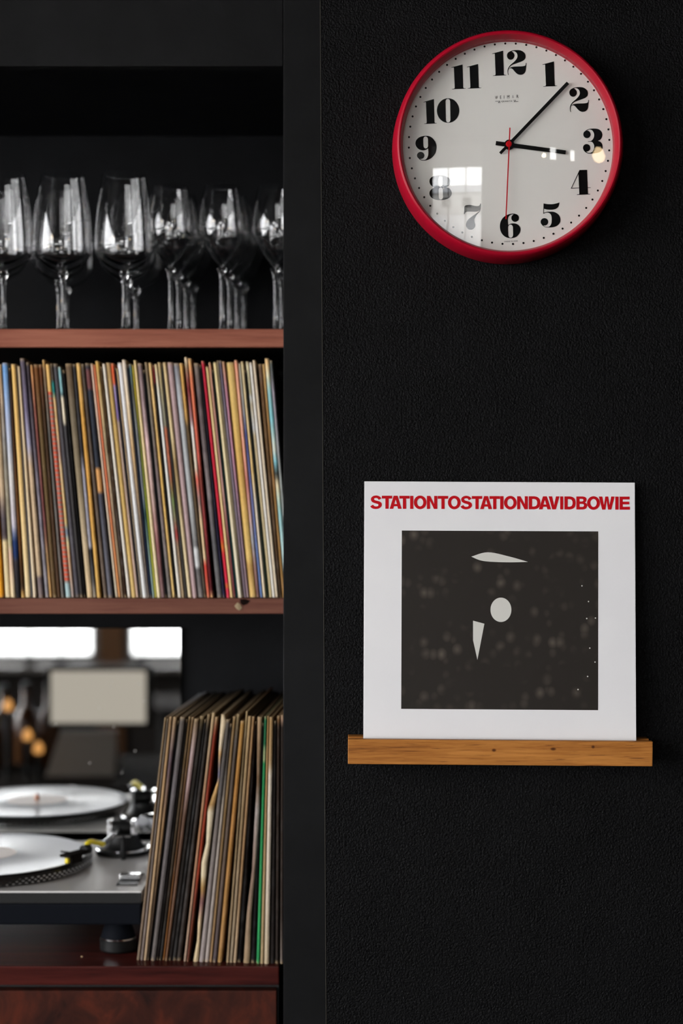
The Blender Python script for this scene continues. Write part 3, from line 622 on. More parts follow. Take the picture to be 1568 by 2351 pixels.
# (top x0, x1, bottom x0, x1, top y, colour stops, mottle, rag, description)
UP = [
 (-32,-20,-2,8,838,[(840,(200,120,40)),(1370,(242,165,40))],.15,0,'bright orange'),
 (-18,-5,12,24,840,[(840,(190,160,120)),(1130,(190,165,135)),(1190,(80,70,75)),(1235,(80,68,70)),(1242,(215,195,150)),(1370,(220,200,160))],.25,.4,'broad cream'),
 (-4,4,24,35.5,836,[(840,(195,155,112)),(1000,(140,135,130)),(1150,(150,140,120)),(1250,(170,160,125)),(1270,(205,170,150)),(1370,(220,200,160))],.4,.5,'worn pinkish tan'),
 (5,18,34,48,833,[(840,(105,150,200)),(960,(168,178,205)),(1090,(205,200,195)),(1205,(190,182,190)),(1245,(25,45,90)),(1278,(25,45,90)),(1285,(50,45,50)),(1370,(28,26,28))],.15,0,'pale blue'),
 (18.5,24,48.5,57,845,[(840,(40,25,15)),(1200,(105,65,25)),(1350,(60,40,20)),(1368,(215,170,95))],.3,0,'dark tobacco'),
 (25,36,58,71,836,[(840,(222,178,105)),(1000,(240,195,118)),(1200,(238,205,145)),(1370,(228,205,160))],.15,.3,'butter yellow'),
 (36.5,39,71,75,842,[(840,(100,90,85)),(1370,(98,102,112))],.5,0,'thin slate'),
 (39.5,46,75.5,84,841,[(840,(215,190,155)),(1100,(222,198,160)),(1370,(232,212,182))],.12,.2,'smooth ivory'),
 (46.5,58,88,99.5,823,[(840,(95,86,98)),(940,(120,110,135)),(1020,(172,168,190)),(1070,(200,172,140)),(1320,(195,170,138)),(1328,(112,98,100)),(1370,(130,115,110))],.12,.2,'tall lavender grey'),
 (60,68,104,113,832,[(840,(55,46,52)),(1100,(110,102,112)),(1370,(150,145,150))],.5,.2,'speckled charcoal'),
 (69,75,113.5,120,838,[(840,(228,168,105)),(950,(160,98,88)),(1200,(130,80,80)),(1270,(170,135,95)),(1370,(205,160,100))],.3,.2,'thin coral'),
 (77,88,121,131,837,[(840,(112,68,34)),(1000,(100,80,50)),(1370,(100,78,50))],.15,0,'walnut brown'),
 (88.5,97,131.5,140,837,[(840,(105,58,28)),(950,(62,42,24)),(1370,(78,55,38))],.2,0,'chocolate brown'),
 (97.5,104,140.5,147.5,826,[(830,(205,158,85)),(850,(140,115,90)),(1000,(100,98,94)),(1370,(125,118,112))],.3,.5,'torn ash grey'),
 (104.5,114,151,163,836,[(840,(228,182,110)),(898,(222,178,108)),(900,(205,88,62))]+stripes(902,1338,42)+[(1340,(165,188,190)),(1370,(165,188,190))],.06,-1,'red and grey striped'),
 (114.5,121.5,163.5,171,835,[(840,(80,68,58)),(876,(80,68,58)),(880,(40,130,125)),(905,(40,130,125)),(910,(215,178,128)),(990,(222,182,130)),(1040,(190,155,145)),(1070,(222,190,145)),(1180,(225,190,130)),(1205,(225,195,130)),(1212,(130,138,150)),(1230,(130,138,150)),(1240,(220,210,160)),(1270,(215,170,130)),(1370,(165,150,145))],.15,.2,'patchy buff'),
 (122,132,173,183,835,[(840,(72,70,74)),(1000,(80,76,80)),(1370,(84,80,86))],.3,0,'broad graphite'),
 (132.5,140,183.5,192,842,[(845,(135,178,182)),(904,(135,178,182)),(908,(40,38,38)),(912,(222,208,182)),(969,(222,208,182)),(973,(70,68,70)),(1370,(56,52,50))],.12,0,'blue labelled dark grey'),
 (140.5,149,192.5,198,850,[(840,(12,10,10)),(1370,(14,12,12))],.2,0,'deep black'),
 (150,166,200,213,835,[(840,(100,80,60)),(950,(112,100,82)),(1100,(135,120,95)),(1230,(180,160,130)),(1370,(212,185,145))],.15,.2,'wide olive brown'),
 (166.5,174,213.5,222,836,[(840,(50,48,50)),(1040,(55,52,54)),(1080,(155,152,165)),(1255,(160,158,168)),(1262,(35,34,36)),(1320,(60,58,58)),(1370,(150,140,125))],.4,.3,'scuffed silver black'),
 (174.5,185,222.5,232,834,[(840,(225,182,110)),(960,(210,155,75)),(1150,(215,160,80)),(1370,(222,178,100))],.2,1.1,'ragged ochre'),
 (186,194,238,247,836,[(840,(76,64,54)),(1370,(112,96,84))],.35,.2,'dim umber'),
 (195,206.5,248,259,834,[(846,(46,50,58)),(849,(110,70,70)),(892,(110,66,66)),(896,(46,50,60)),(1072,(50,54,64)),(1076,(212,155,95)),(1128,(212,155,95)),(1132,(72,72,82)),(1370,(110,108,116))],.12,0,'blue charcoal'),
 (208,213.5,265,271,835,[(840,(222,190,170)),(1370,(208,196,172))],.15,.2,'pinkish cream'),
 (214,219,271.5,277.5,837,[(840,(240,140,100)),(1100,(238,135,95)),(1370,(238,168,105))],.12,0,'thin salmon orange'),
 (219.5,228.5,278,284.5,829,[(830,(215,168,80)),(860,(190,155,95)),(1000,(168,148,115)),(1200,(150,128,105)),(1300,(150,130,100)),(1370,(120,98,78))],.5,.5,'mottled khaki'),
 (229.5,234,285,292,842,[(840,(80,58,30)),(1370,(50,32,18))],.9,.2,'blackened brown'),
 (235,242.5,293,301,835,[(840,(225,215,200)),(1370,(228,220,208))],.08,.1,'clean off-white'),
 (243.5,254.5,301.5,312,833,[(840,(180,148,102)),(930,(200,165,98)),(1250,(218,182,110)),(1370,(222,190,125))],.15,.2,'wide mustard'),
 (255,261.5,312.5,319,834,[(840,(236,108,66)),(879,(236,108,66)),(884,(160,142,178)),(960,(130,108,160)),(968,(178,155,140)),(1370,(205,175,158))],.1,0,'orange topped lilac'),
 (262,265.5,319.5,322.5,845,[(840,(12,20,40)),(1370,(30,34,44))],.2,0,'thin navy'),
 (266,269.5,323,326,845,[(840,(222,188,140)),(1370,(180,168,150))],.15,0,'thin sand'),
 (270,280.5,326.5,337.5,833,[(840,(245,244,246)),(1370,(252,252,250))],.04,.1,'bright white'),
 (281,290.5,338,344,826,[(840,(225,210,192)),(950,(220,195,160)),(1030,(195,160,115)),(1250,(100,88,78)),(1370,(115,105,98))],.15,.3,'faded rose beige'),
 (291.5,295,344.5,349,838,[(840,(28,36,50)),(1370,(26,40,66))],.2,0,'thin ink blue'),
 (295.5,302,349.5,355,836,[(840,(95,130,138)),(900,(110,110,105)),(980,(150,152,156)),(1140,(150,155,168)),(1180,(60,90,95)),(1250,(130,155,150)),(1370,(160,185,190))],.3,.2,'sea grey'),
 (302.5,307,355.5,360,838,[(840,(172,160,60)),(900,(178,160,50)),(1000,(120,125,60)),(1200,(150,165,50)),(1370,(205,198,90))],.15,0,'thin lime'),
 (307.5,314.5,360.5,369.5,827,[(840,(222,196,142)),(1370,(226,210,170))],.08,.3,'tall straw'),
 (316,326.5,370,379.5,834,[(840,(120,102,102)),(960,(165,140,140)),(1010,(205,172,170)),(1150,(190,160,150)),(1260,(130,80,80)),(1370,(125,100,98))],.35,.4,'dusty rose brown'),
 (327,331.5,380,384.5,850,[(840,(8,10,12)),(1370,(10,12,14))],.1,0,'thin black'),
 (332.5,339.5,385.5,395,832,[(840,(130,112,88)),(950,(118,110,98)),(1100,(120,105,105)),(1370,(120,115,110))],.5,.4,'worn stone grey'),
 (341,348.5,396,402.5,833,[(840,(226,188,128)),(1000,(215,175,110)),(1100,(225,180,100)),(1370,(220,185,120))],.2,.5,'frayed honey'),
 (349.5,354,403,407.5,839,[(840,(112,26,32)),(878,(112,26,32)),(884,(14,10,10)),(1370,(12,14,14))],.1,0,'red topped black'),
 (354.5,361.5,408.5,416.5,836,[(840,(212,190,145)),(930,(225,225,222)),(1370,(236,228,214))],.1,.1,'narrow chalk white'),
 (362,369.5,417,424,832,[(840,(192,168,120)),(940,(145,140,118)),(978,(145,140,118)),(982,(195,115,85)),(1090,(180,105,80)),(1150,(120,140,85)),(1190,(150,140,110)),(1230,(170,60,60)),(1250,(150,125,100)),(1370,(190,165,130))],.2,.2,'multicoloured sage'),
 (370,373.5,424.5,431,836,[(840,(50,50,52)),(1370,(66,62,58))],.3,0,'thin pewter'),
 (374,382.5,432,440.5,832,[(840,(202,176,130)),(1000,(212,190,145)),(1070,(150,125,85)),(1180,(190,170,130)),(1370,(232,212,172))],.15,.2,'pale parchment'),
 (384.5,397.5,442,453,832,[(840,(168,142,142)),(1370,(178,152,152))],.18,.1,'broad mauve'),
 (398.5,412,455,467.5,834,[(840,(126,126,132)),(900,(172,174,178)),(1150,(170,172,172)),(1255,(130,128,128)),(1262,(205,205,205)),(1280,(205,205,205)),(1284,(90,88,88)),(1290,(205,205,205)),(1304,(205,205,205)),(1308,(96,92,92)),(1370,(125,118,115))],.25,.3,'wide silver grey'),
 (412.5,420,468,474.5,834,[(840,(216,168,92)),(960,(190,145,80)),(980,(100,80,52)),(1370,(72,60,48))],.3,.3,'gold topped brown'),
 (424.5,432,475,482.5,820,[(826,(222,200,168)),(840,(160,140,110)),(890,(130,50,50)),(960,(160,120,120)),(985,(225,220,216)),(1075,(222,205,180)),(1100,(220,110,90)),(1150,(160,130,125)),(1200,(225,195,150)),(1288,(222,192,150)),(1293,(205,62,52)),(1370,(220,120,90))],.2,.4,'pink and cream patched'),
 (432.5,441,483,490,823,[(830,(228,180,120)),(870,(236,135,95)),(1050,(205,95,80)),(1100,(130,60,50)),(1200,(150,62,62)),(1300,(100,28,34)),(1358,(95,30,34)),(1368,(235,185,130))],.12,.1,'coral to maroon'),
 (445.5,457.5,499,510.5,834,[(840,(110,96,86)),(900,(95,82,82)),(1100,(120,108,108)),(1250,(90,88,90)),(1370,(110,106,106))],.6,.6,'rubbed grey black'),
 (458,462.5,511,518.5,838,[(840,(14,12,16)),(1370,(34,30,58))],.2,0,'midnight black'),
 (463,469.5,520,527.5,829,[(840,(215,52,78)),(1230,(222,50,70)),(1255,(240,130,60)),(1275,(222,50,70)),(1338,(222,50,78)),(1342,(242,170,60)),(1350,(222,55,80)),(1370,(230,70,95))],.06,0,'crimson red'),
 (472,479,528.5,536,842,[(840,(205,178,122)),(1000,(215,190,140)),(1370,(218,188,132))],.12,.2,'short camel'),
 (479.5,484.5,536.5,541.5,832,[(840,(225,170,140)),(1000,(200,145,135)),(1130,(205,160,150)),(1250,(150,85,85)),(1370,(130,68,72))],.1,0,'thin blush'),
 (485,489.5,542,546,850,[(840,(10,16,14)),(1370,(14,62,66))],.1,0,'thin bottle green'),
 (490,498,546.5,556,832,[(840,(238,216,160)),(1100,(235,218,178)),(1370,(238,228,205))],.06,.1,'thick vanilla'),
 (498.5,503,556.5,560,828,[(840,(135,122,100)),(1200,(140,128,100)),(1370,(70,58,45))],.3,.4,'thin driftwood'),
 (503.5,510,560.5,566,828,[(840,(92,84,98)),(1000,(130,118,130)),(1370,(130,112,122))],.2,0,'dull plum'),
 (510.5,517,566.5,572,830,[(840,(200,150,120)),(900,(188,132,150)),(1050,(192,140,160)),(1200,(145,120,135)),(1370,(160,135,140))],.1,0,'orchid pink'),
 (520.5,538,573.5,588.5,832,[(840,(206,174,106)),(950,(208,172,100)),(1080,(202,160,88)),(1280,(215,180,108)),(1300,(185,145,85)),(1370,(218,182,112))],.12,.2,'very wide ochre'),
 (538.5,546.5,589,596.5,827,[(840,(222,152,124)),(930,(238,180,150)),(1050,(228,160,135)),(1110,(190,120,110)),(1190,(200,165,155)),(1240,(165,165,168)),(1300,(150,115,105)),(1370,(120,85,82))],.2,.2,'light peach'),
 (548,553,597.5,603.5,834,[(840,(180,172,150)),(940,(160,160,160)),(1000,(80,86,140)),(1150,(110,115,160)),(1370,(100,128,178))],.12,0,'thin periwinkle'),
 (553.5,560,604,611.5,830,[(840,(215,195,150)),(950,(222,196,150)),(1080,(225,190,125)),(1150,(220,205,185)),(1370,(228,208,175))],.1,.2,'light biscuit'),
 (560.5,564.5,612,617.5,850,[(840,(10,12,10)),(1370,(24,36,24))],.1,0,'thin forest black'),
 (565,571.5,618,625,830,[(840,(216,206,170)),(905,(200,190,155)),(912,(240,240,238)),(930,(215,200,170)),(985,(240,240,240)),(1000,(215,195,155)),(1370,(216,198,152))],.08,.1,'narrow oatmeal'),
 (573,579.5,625.5,632,832,[(840,(236,230,222)),(1370,(226,222,214))],.06,0,'narrow milk white'),
 (581,587.5,632.5,639,827,[(840,(238,218,190)),(1370,(242,224,196))],.06,0,'narrow almond'),
 (593,602,640,648,836,[(840,(95,68,46)),(1000,(110,82,52)),(1370,(60,44,28))],.4,.4,'splitting dark brown'),
 (602.5,608.5,648.5,655,836,[(840,(185,148,92)),(1000,(150,110,66)),(1370,(150,112,62))],.3,.4,'bronze brown'),
 (609,619,655.5,664,823,[(830,(225,185,130)),(860,(226,214,178)),(900,(140,182,182)),(960,(124,186,192)),(1030,(205,205,190)),(1060,(130,190,200)),(1090,(60,60,55)),(1110,(225,205,165)),(1180,(150,195,195)),(1370,(200,200,195))],.2,.3,'turquoise and cream'),
 (619.5,626.5,664.5,670,828,[(840,(85,92,88)),(900,(150,140,150)),(1100,(160,165,160)),(1370,(150,150,148))],.4,.2,'end grey green'),
]
labels = set()
def sh(d): return ' '.join(d.split()[-2:]) if len(d.split()) < 4 else ' '.join(d.split()[:2])
def put_label(ob, label, cat, group):
    assert label not in labels, label
    labels.add(label); tag(ob, label, cat, group)
# the sleeves stand a little behind the post at the far end: keep them inside the alcove
pb = pd = -99
for i, (a, b_, c, d_, yt, st, mo, rag, desc) in enumerate(UP):
    a = max(a, pb+.35); c = max(c, pd+.35); pb, pd = b_, d_
    left = [(840, a), (B0, c)]; right = [(840, b_), (B0, d_)]
    dj = R.uniform(-.0010, .0010)
    yb = B0+R.uniform(-.8, .8)
    ob = sleeve('record_sleeve', left, right, yt, yb, D_SP+dj, st, mo, rag=rag, seed=100+i)
    pv = UP[i-1][8] if i else None; nx = UP[i+1][8] if i < len(UP)-1 else None
    if pv and nx: lb = '%s record sleeve between %s and %s ones, long shelf' % (desc, sh(pv), sh(nx))
    else: lb = '%s record sleeve at the end of the long row, beside %s' % (desc, pv or nx)
    put_label(ob, lb, 'record sleeve', 'record sleeves packed on the long shelf')

# lower stack on the counter, leaning: outlines (y, x)
D_LO = 2.205
def lr(xt0, xt1, xb0, xb1, yt=1645, yb=2210): return [(yt, xt0), (yb, xb0)], [(yt, xt1), (yb, xb1)]
LOW = [
 (377.5,383,313,321,1648,[(1650,(130,105,75)),(2200,(135,115,98))],.4,.3,'outermost weathered brown'),
 (383.5,388,321.5,328.5,1650,[(1650,(110,98,85)),(1900,(120,108,100)),(2200,(140,125,118))],.4,.2,'limp grey brown'),
 (388.5,396,329,336.5,1645,[(1650,(150,120,88)),(1750,(185,148,105)),(2200,(190,162,130))],.2,.2,'sun-bleached tan'),
 (397,407,337,341,1646,[(1650,(170,140,105)),(1750,(100,82,88)),(1900,(165,130,90)),(2000,(120,95,70)),(2200,(60,50,44))],.3,.3,'tapering lilac brown'),
 (408,413,341.5,345,1655,[(1650,(22,20,20)),(2200,(30,28,28))],.2,0,'slim black'),
 (413.5,426,345.5,356.5,1646,[(1660,(98,90,84)),(1800,(102,96,98)),(2200,(108,100,96))],.2,.1,'broad slate grey'),
 (427,432.5,357,364,1652,[(1650,(32,28,24)),(2200,(38,32,30))],.3,0,'sooty black'),
 (433,439,364.5,372,1645,[(1650,(110,85,52)),(2200,(34,30,28))],.3,.1,'brown topped black'),
 (439.5,446,372.5,377.5,1646,[(1650,(120,92,58)),(1900,(90,62,40)),(2200,(135,85,40))],.3,.3,'thin cinnamon'),
 (446.5,458,378,384,1650,[(1650,(130,108,82)),(1720,(175,152,148)),(1800,(165,138,135)),(1870,(100,74,60)),(2200,(120,85,60))],.2,.3,'greyish pink tapered'),
 (459,469.5,385,394,1644,[(1650,(110,92,62)),(1680,(52,46,40)),(2200,(52,46,44))],.3,.2,'tan topped charcoal'),
 (470.5,475,394.5,404,1652,[(1650,(30,26,24)),(2200,(38,34,32))],.3,0,'fine-lined black'),
 (475.5,483,404.5,415,1640,[(1650,(112,92,62)),(1680,(48,42,38)),(2200,(60,52,48))],.3,.2,'brown-black narrow'),
 (485.5,493.5,421,427.5,1636,[(1650,(185,158,120)),(1720,(172,145,115)),(1900,(175,125,90)),(2200,(178,152,132))],.2,.3,'bent cornered tan'),
 (494,501,428,433.5,1646,[(1650,(175,145,108)),(1690,(130,50,32)),(2000,(170,70,45)),(2100,(120,62,42)),(2200,(110,60,45))],.2,.2,'rusty red'),
 None,
 (520,529.5,457,469,1652,[(1650,(95,88,80)),(1800,(88,82,80)),(1900,(120,110,105)),(2200,(165,152,148))],.25,.2,'soft dove grey'),
 (530,534.5,469.5,480,1662,[(1650,(30,26,24)),(1760,(80,72,66)),(1850,(160,148,135)),(2000,(170,158,150)),(2200,(178,165,158))],.25,.3,'pale grey widening downward'),
 (535,542.5,480.5,487,1645,[(1650,(135,108,72)),(2000,(130,102,66)),(2200,(165,132,95))],.25,.2,'earthy brown'),
 (543,551.5,488,497.5,1640,[(1650,(120,100,68)),(1700,(84,74,66)),(2000,(110,92,80)),(2200,(96,84,86))],.25,.2,'greyish taupe'),
 (553,563,499,510,1655,[(1650,(175,132,72)),(1800,(175,122,62)),(2200,(178,135,82))],.25,.3,'amber brown'),
 (563.5,569,519,526,1633,[(1640,(165,140,98)),(1700,(110,92,64)),(2200,(165,140,108))],.4,.8,'torn-topped tan'),
 (569.5,577.5,527,535,1644,[(1650,(178,148,105)),(1900,(150,125,92)),(2200,(160,142,118))],.3,.3,'faded fawn'),
 (579,585,535.5,543,1645,[(1650,(165,128,88)),(2000,(160,125,88)),(2200,(185,160,130))],.25,.2,'slim light brown'),
 (586,590,544,555.5,1656,[(1650,(44,32,24)),(2200,(16,12,12))],.3,0,'narrow jet black'),
 None,
 (603,606.5,575,588,1660,[(1650,(22,20,18)),(2200,(16,14,14))],.2,0,'matte black'),
 (607,613.2,588.5,597,1645,[(1650,(38,110,70)),(1715,(40,100,66)),(1718,(150,165,120)),(1750,(150,165,120)),(1753,(44,135,80)),(2120,(52,160,92)),(2200,(50,150,88))],.08,0,'emerald green'),
 (613.8,618,597.5,606,1644,[(1650,(170,132,82)),(2200,(178,155,118))],.25,.2,'honey beige'),
 (618.5,627.5,606.5,618,1646,[(1650,(165,130,85)),(1750,(175,145,105)),(1780,(222,208,188)),(2050,(215,200,180)),(2200,(198,178,148))],.12,.1,'pale cream'),
 (629,635,620,631,1655,[(1650,(30,24,20)),(2200,(36,30,28))],.2,0,'sombre black'),
 (636,644,632,640,1644,[(1650,(120,84,48)),(1670,(48,34,24)),(2200,(48,40,36))],.2,.1,'tan topped ebony'),
 (645,652,643,650,1642,[(1650,(180,145,120)),(1670,(44,34,28)),(2100,(60,50,44)),(2200,(120,108,100))],.2,.1,'innermost dark'),
]
LD = []
for i, e in enumerate(LOW):
    if e is None:
        if i == 15:
            left = [(1640,508),(1720,502),(1745,501),(1790,500),(1860,476),(1935,473),(1980,462),(2010,461),(2060,460),(2120,454),(2160,452),(2208,443)]
            right = [(1640,517),(1660,520),(1700,513),(1740,508),(1790,505),(1860,492),(1935,484),(1980,476),(2060,470),(2120,462),(2160,460),(2208,456)]
            st = [(1650,(228,206,170)),(1715,(225,205,175)),(1730,(215,170,115)),(1780,(110,110,140)),(1800,(215,170,110)),(1850,(165,128,80)),(1862,(228,210,180)),(2010,(226,206,170)),(2040,(170,130,75)),(2070,(130,90,90)),(2120,(228,200,160)),(2200,(222,198,158))]
            LD.append((left, right, 1640, st, .15, 1.0, 'torn cream'))
        else:
            left = [(1646,591),(1800,589),(1900,583),(2000,578),(2100,566),(2210,558.5)]; right = [(1646,602),(1760,598),(1860,597),(1990,588),(2100,578),(2210,574)]
            st = [(1650,(170,140,108)),(1800,(110,85,62)),(1860,(160,150,145)),(2000,(150,125,110)),(2200,(160,135,105))]
            LD.append((left, right, 1646, st, .4, .5, 'buckled greyish tan'))
    else:
        a, b_, c, d_, yt, st, mo, rag, desc = e
        l_, r_ = lr(a, b_, c, d_); LD.append((l_, r_, yt, st, mo, rag, desc))
for i, (l_, r_, yt, st, mo, rag, desc) in enumerate(LD):
    Ds = 2.215-.017*(l_[-1][1]-320)/280+R.uniform(-.0006, .0006)+(.003 if sum(st[len(st)//2][1]) < 200 else 0)
    yb = (CY+(EYE-ZCT-.0004)*F/Ds)
    ob = sleeve('record_sleeve', l_, r_, yt, yb, Ds, st, mo, rag=rag, seed=300+i, ks=.88, yaw=.020, side=[(18, 16, 15), (20, 18, 17), (84, 50, 28), (14, 13, 13), (46, 42, 36)][(i*7) % 5] if i not in (0, 2) else (185, 188, 194))
    ob.location.z += ZCT+.0003-ob.location.z
    pv = LD[i-1][6] if i else None; nx = LD[i+1][6] if i < len(LD)-1 else None
    if pv and nx: lb = '%s record sleeve between %s and %s ones, counter stack' % (desc, sh(pv), sh(nx))
    else: lb = '%s record sleeve at the end of the counter stack, beside %s' % (desc, pv or nx)
    put_label(ob, lb, 'record sleeve', 'record sleeves leaning on the counter')

# ------------------------------------------------------------------ wine glasses
ZS1 = Z(755.5, D_SH)
def glass_proto(name, label, H, rb, zb, rr, zs, tip):
    """H height, rb widest radius at height zb, rim radius rr, stem from .008 to zs, tip: how pointed the bowl foot is"""
    e = thing(name, label, 'wine glass', (0, 0, 0), 'wine glasses on the upper shelf')
    outer = []
    n = 16
    for i in range(n+1):
        t = i/n; r_ = rb*math.sin(t*PI/2)**tip; z = zs+(zb-zs)*(1-math.cos(t*PI/2)); outer.append((max(r_, .0), z))
    for i in range(1, n+1):
        t = i/n; r_ = rb+(rr-rb)*(t**1.7); outer.append((r_, zb+(H-zb)*t))
    th = .0011
    inner = [(max(0, r_-th), z+(.004*(1-min(1, (z-zs)/(.03))) if z < zs+.03 else 0)) for r_, z in outer]
    inner[-1] = (inner[-1][0], H)
    MB().lathe(outer+inner[::-1], n=56).build('bowl', M_GLASS, e, smooth=True)
    MB().lathe([(0, .0045), (.0052, .0045), (.0038, .012), (.0033, .03), (.0034, zs-.02), (.0045, zs-.006), (.0075, zs+.0008), (0, zs+.0008)], n=24).build('stem', M_GLASS, e, smooth=True)
    rf = rb*.86
    MB().lathe([(0, 0), (rf-.001, 0), (rf, .0009), (rf-.001, .0018), (rf*.6, .0026), (.010, .0042), (.0048, .0062), (0, .0062)], n=48).build('foot', M_GLASS, e, smooth=True)
    return e
big = glass_proto('wine_glass', 'x', .212, .0400, .116, .029, .078, 1.35)
small = glass_proto('wine_glass', 'x', .203, .0310, .150, .0235, .090, 2.0)
def dup(root, loc, label):
    r_ = root.copy(); C.objects.link(r_); r_.location = loc; r_['label'] = label
    for ch in list(root.children):
        c_ = ch.copy(); C.objects.link(c_); c_.parent = r_
    return r_
rows = [2.325, 2.392, 2.459, 2.526]
rn = ['front', 'second', 'third', 'back']
first = {'b': True, 's': True}
def place(kind, px, D, label):
    root = big if kind == 'b' else small
    loc = (X(px, D), D, ZS1+.0002)
    assert label not in labels; labels.add(label)
    if first[kind]: root.location = loc; root['label'] = label; first[kind] = False
    else: dup(root, loc, label)
bl_ = ['large-bowled wine glass, leftmost in view, %s row', 'large-bowled wine glass between the leftmost and the tallest-looking ones, %s row', 'large-bowled wine glass beside the first small-bowled one, %s row']
Db = [2.290, 2.375, 2.460]
for c, cols_ in enumerate(((8, -3, -10), (145, 135, 152), (285, 292, 312))):
    for r_ in range(3 if c else 2): place('b', cols_[r_], Db[r_], bl_[c] % ['front', 'middle', 'back'][r_])
sl_ = ['small-bowled wine glass next to the large-bowled ones, %s row', 'small-bowled wine glass in the middle column of three, %s row', 'small-bowled wine glass partly hidden by the black post, %s row']
for c, cols_ in enumerate(((391, 409, 426, 443), (509, 526, 543, 559), (632, 646, 660, 674))):
    for r_ in range(4): place('s', cols_[r_], rows[r_], sl_[c] % rn[r_])
for r_ in range(2): place('b', -135-10*r_, Db[r_], 'large-bowled wine glass just outside the frame edge, %s row' % rn[r_])

# ------------------------------------------------------------------ turntable
tx, tD = -.5080, 2.391
zr = EYE-.480                    # record surface
tt = thing('turntable', 'turntable with satin metal deck and yellow-tipped tonearm on the mahogany counter', 'turntable', (-.46, 2.40, ZCT))
x0, x1, y0, y1 = tx-.19, -.262, 2.230, 2.572
zp = EYE-.4975
MB().box(x0, x1, y0, y1, zp-.016, zp).build('deck', M_SATIN, tt, bevel=.002)
MB().box(x0+.0003, x1-.0003, y0-.0004, y1, zp-.0165, zp-.002).build('deck_edge', mat('dark_grey_edge', (.022, .022, .022, 1), .6, spec=.1), tt, bevel=.0015)
MB().box(x0+.001, x1-.001, y0+.001, y1-.001, zp-.045, zp-.0168).build('plinth', M_RUBBER, tt, bevel=.003)
for fx in (x0+.04, -.298):
    for fy in (2.268, 2.53):
        f_ = MB().lathe([(0, 0), (.022, 0), (.0245, .003), (.0245, .0155), (.0235, .0165)], (fx, fy, ZCT+.0003), 'z', 40).build('foot', M_BLACK, tt, smooth=True)
        MB().lathe([(0, .0167), (.0236, .0167), (.0238, .0185), (.0228, .0185)], (fx, fy, ZCT+.0003), 'z', 40).build('foot_ring', M_CHROME, f_, smooth=True)
        MB().lathe([(0, .0187), (.0226, .0187), (.021, .026), (.015, zp-.0455-ZCT-.0003), (0, zp-.0455-ZCT-.0003)], (fx, fy, ZCT+.0003), 'z', 40).build('foot_top', M_RUBBER, f_, smooth=True)
pl = MB().lathe([(0, 0), (.150, 0), (.155, .002), (.156, .009), (.153, .0125), (0, .0125)], (tx, tD, zp+.0008), 'z', 96).build('platter', mat('dark_platter', (.03, .028, .026, 1), .4, .6), tt, smooth=True)
mb = MB()
for rw in range(3):
    for k in range(110):
        a = 2*PI*(k+.5*(rw % 2))/110; r_ = .1563
        p_ = Vector((tx+r_*math.cos(a), tD+r_*math.sin(a), zp+.0038+rw*.0030)); M_ = Matrix.Translation(p_) @ Matrix.Rotation(a, 4, 'Z')
        mb.box(-.0006, .0005, -.0017, .0017, -.0009, .0009, M_)
mb.build('strobe_dots', M_CHROME, pl)['kind'] = 'stuff'
MB().lathe([(0, 0), (.149, 0), (.149, .0015), (0, .0015)], (tx, tD, zp+.0135), 'z', 64).build('slip_mat', M_BLACK, tt)
MB().lathe([(0, 0), (.0036, 0), (.0036, .008), (.002, .0105), (0, .011)], (tx, tD, zr-.0005), 'z', 20).build('spindle', mat('coppery_spindle', (.45, .16, .07, 1), .35, .6), tt, smooth=True)
# record on it
rec = thing('vinyl_record', 'white vinyl record with a pale label lying on the turntable', 'record', (tx, tD, zr-.0022))
M_VINYL = mat('white_vinyl', (.84, .87, .92, 1), .26, spec=.5)
t_ = N(M_VINYL, 'ShaderNodeTexCoord'); ln = N(M_VINYL, 'ShaderNodeVectorMath'); ln.operation = 'LENGTH'; mp = N(M_VINYL, 'ShaderNodeMapping'); mp.inputs['Scale'].default_value = (1, 1, 0)
L(M_VINYL, t_.outputs['Object'], mp.inputs['Vector']); L(M_VINYL, mp.outputs['Vector'], ln.inputs[0])
wv = N(M_VINYL, 'ShaderNodeMath'); wv.operation = 'MULTIPLY'; wv.inputs[1].default_value = 6000; L(M_VINYL, ln.outputs['Value'], wv.inputs[0])
sn = N(M_VINYL, 'ShaderNodeMath'); sn.operation = 'SINE'; L(M_VINYL, wv.outputs[0], sn.inputs[0]); bump(M_VINYL, sn.outputs[0], .12, .0002)
MB().lathe([(.0036, 0), (.1485, 0), (.150, .0008), (.1490, .0018), (.146, .0013), (.054, .0013), (.052, .0018), (.0036, .0018)], (tx, tD, zr-.0022), 'z', 128, closed=True).build('disc', M_VINYL, rec, smooth=True)
MB().lathe([(.0036, .0016), (.050, .0016), (.050, .0021), (.0036, .0021)], (tx, tD, zr-.0022), 'z', 64, closed=True).build('paper_label', mat('pale_pink_label', (.92, .80, .74, 1), .30), rec)
# tonearm
pv = Vector((-.318, 2.478, zp+.0008)); za = zr+.022
base = MB().lathe([(0, 0), (.040, 0), (.040, .006), (.034, .008), (.030, .010), (.024, .018), (.022, .028), (0, .028)], tuple(pv), 'z', 48).build('tonearm_base', M_BLACK, tt, smooth=True)
MB().lathe([(.0385, .0063), (.0400, .0068), (.0390, .0082), (.0350, .0086)], tuple(pv), 'z', 48).build('height_ring', M_CHROME, base, smooth=True)
MB().box(pv.x-.022, pv.x-.016, pv.y-.010, pv.y+.010, pv.z+.024, pv.z+.048).build('gimbal', M_CHROME, base, bevel=.001)
MB().box(pv.x+.012, pv.x+.018, pv.y-.010, pv.y+.010, pv.z+.024, pv.z+.048).build('gimbal', M_CHROME, base, bevel=.001)
MB().lathe([(0, -.014), (.010, -.014), (.011, -.011), (.011, .011), (.010, .014), (0, .014)], (pv.x-.002, pv.y, pv.z+.036), 'x', 24).build('pivot_housing', M_BLACK, base, smooth=True)
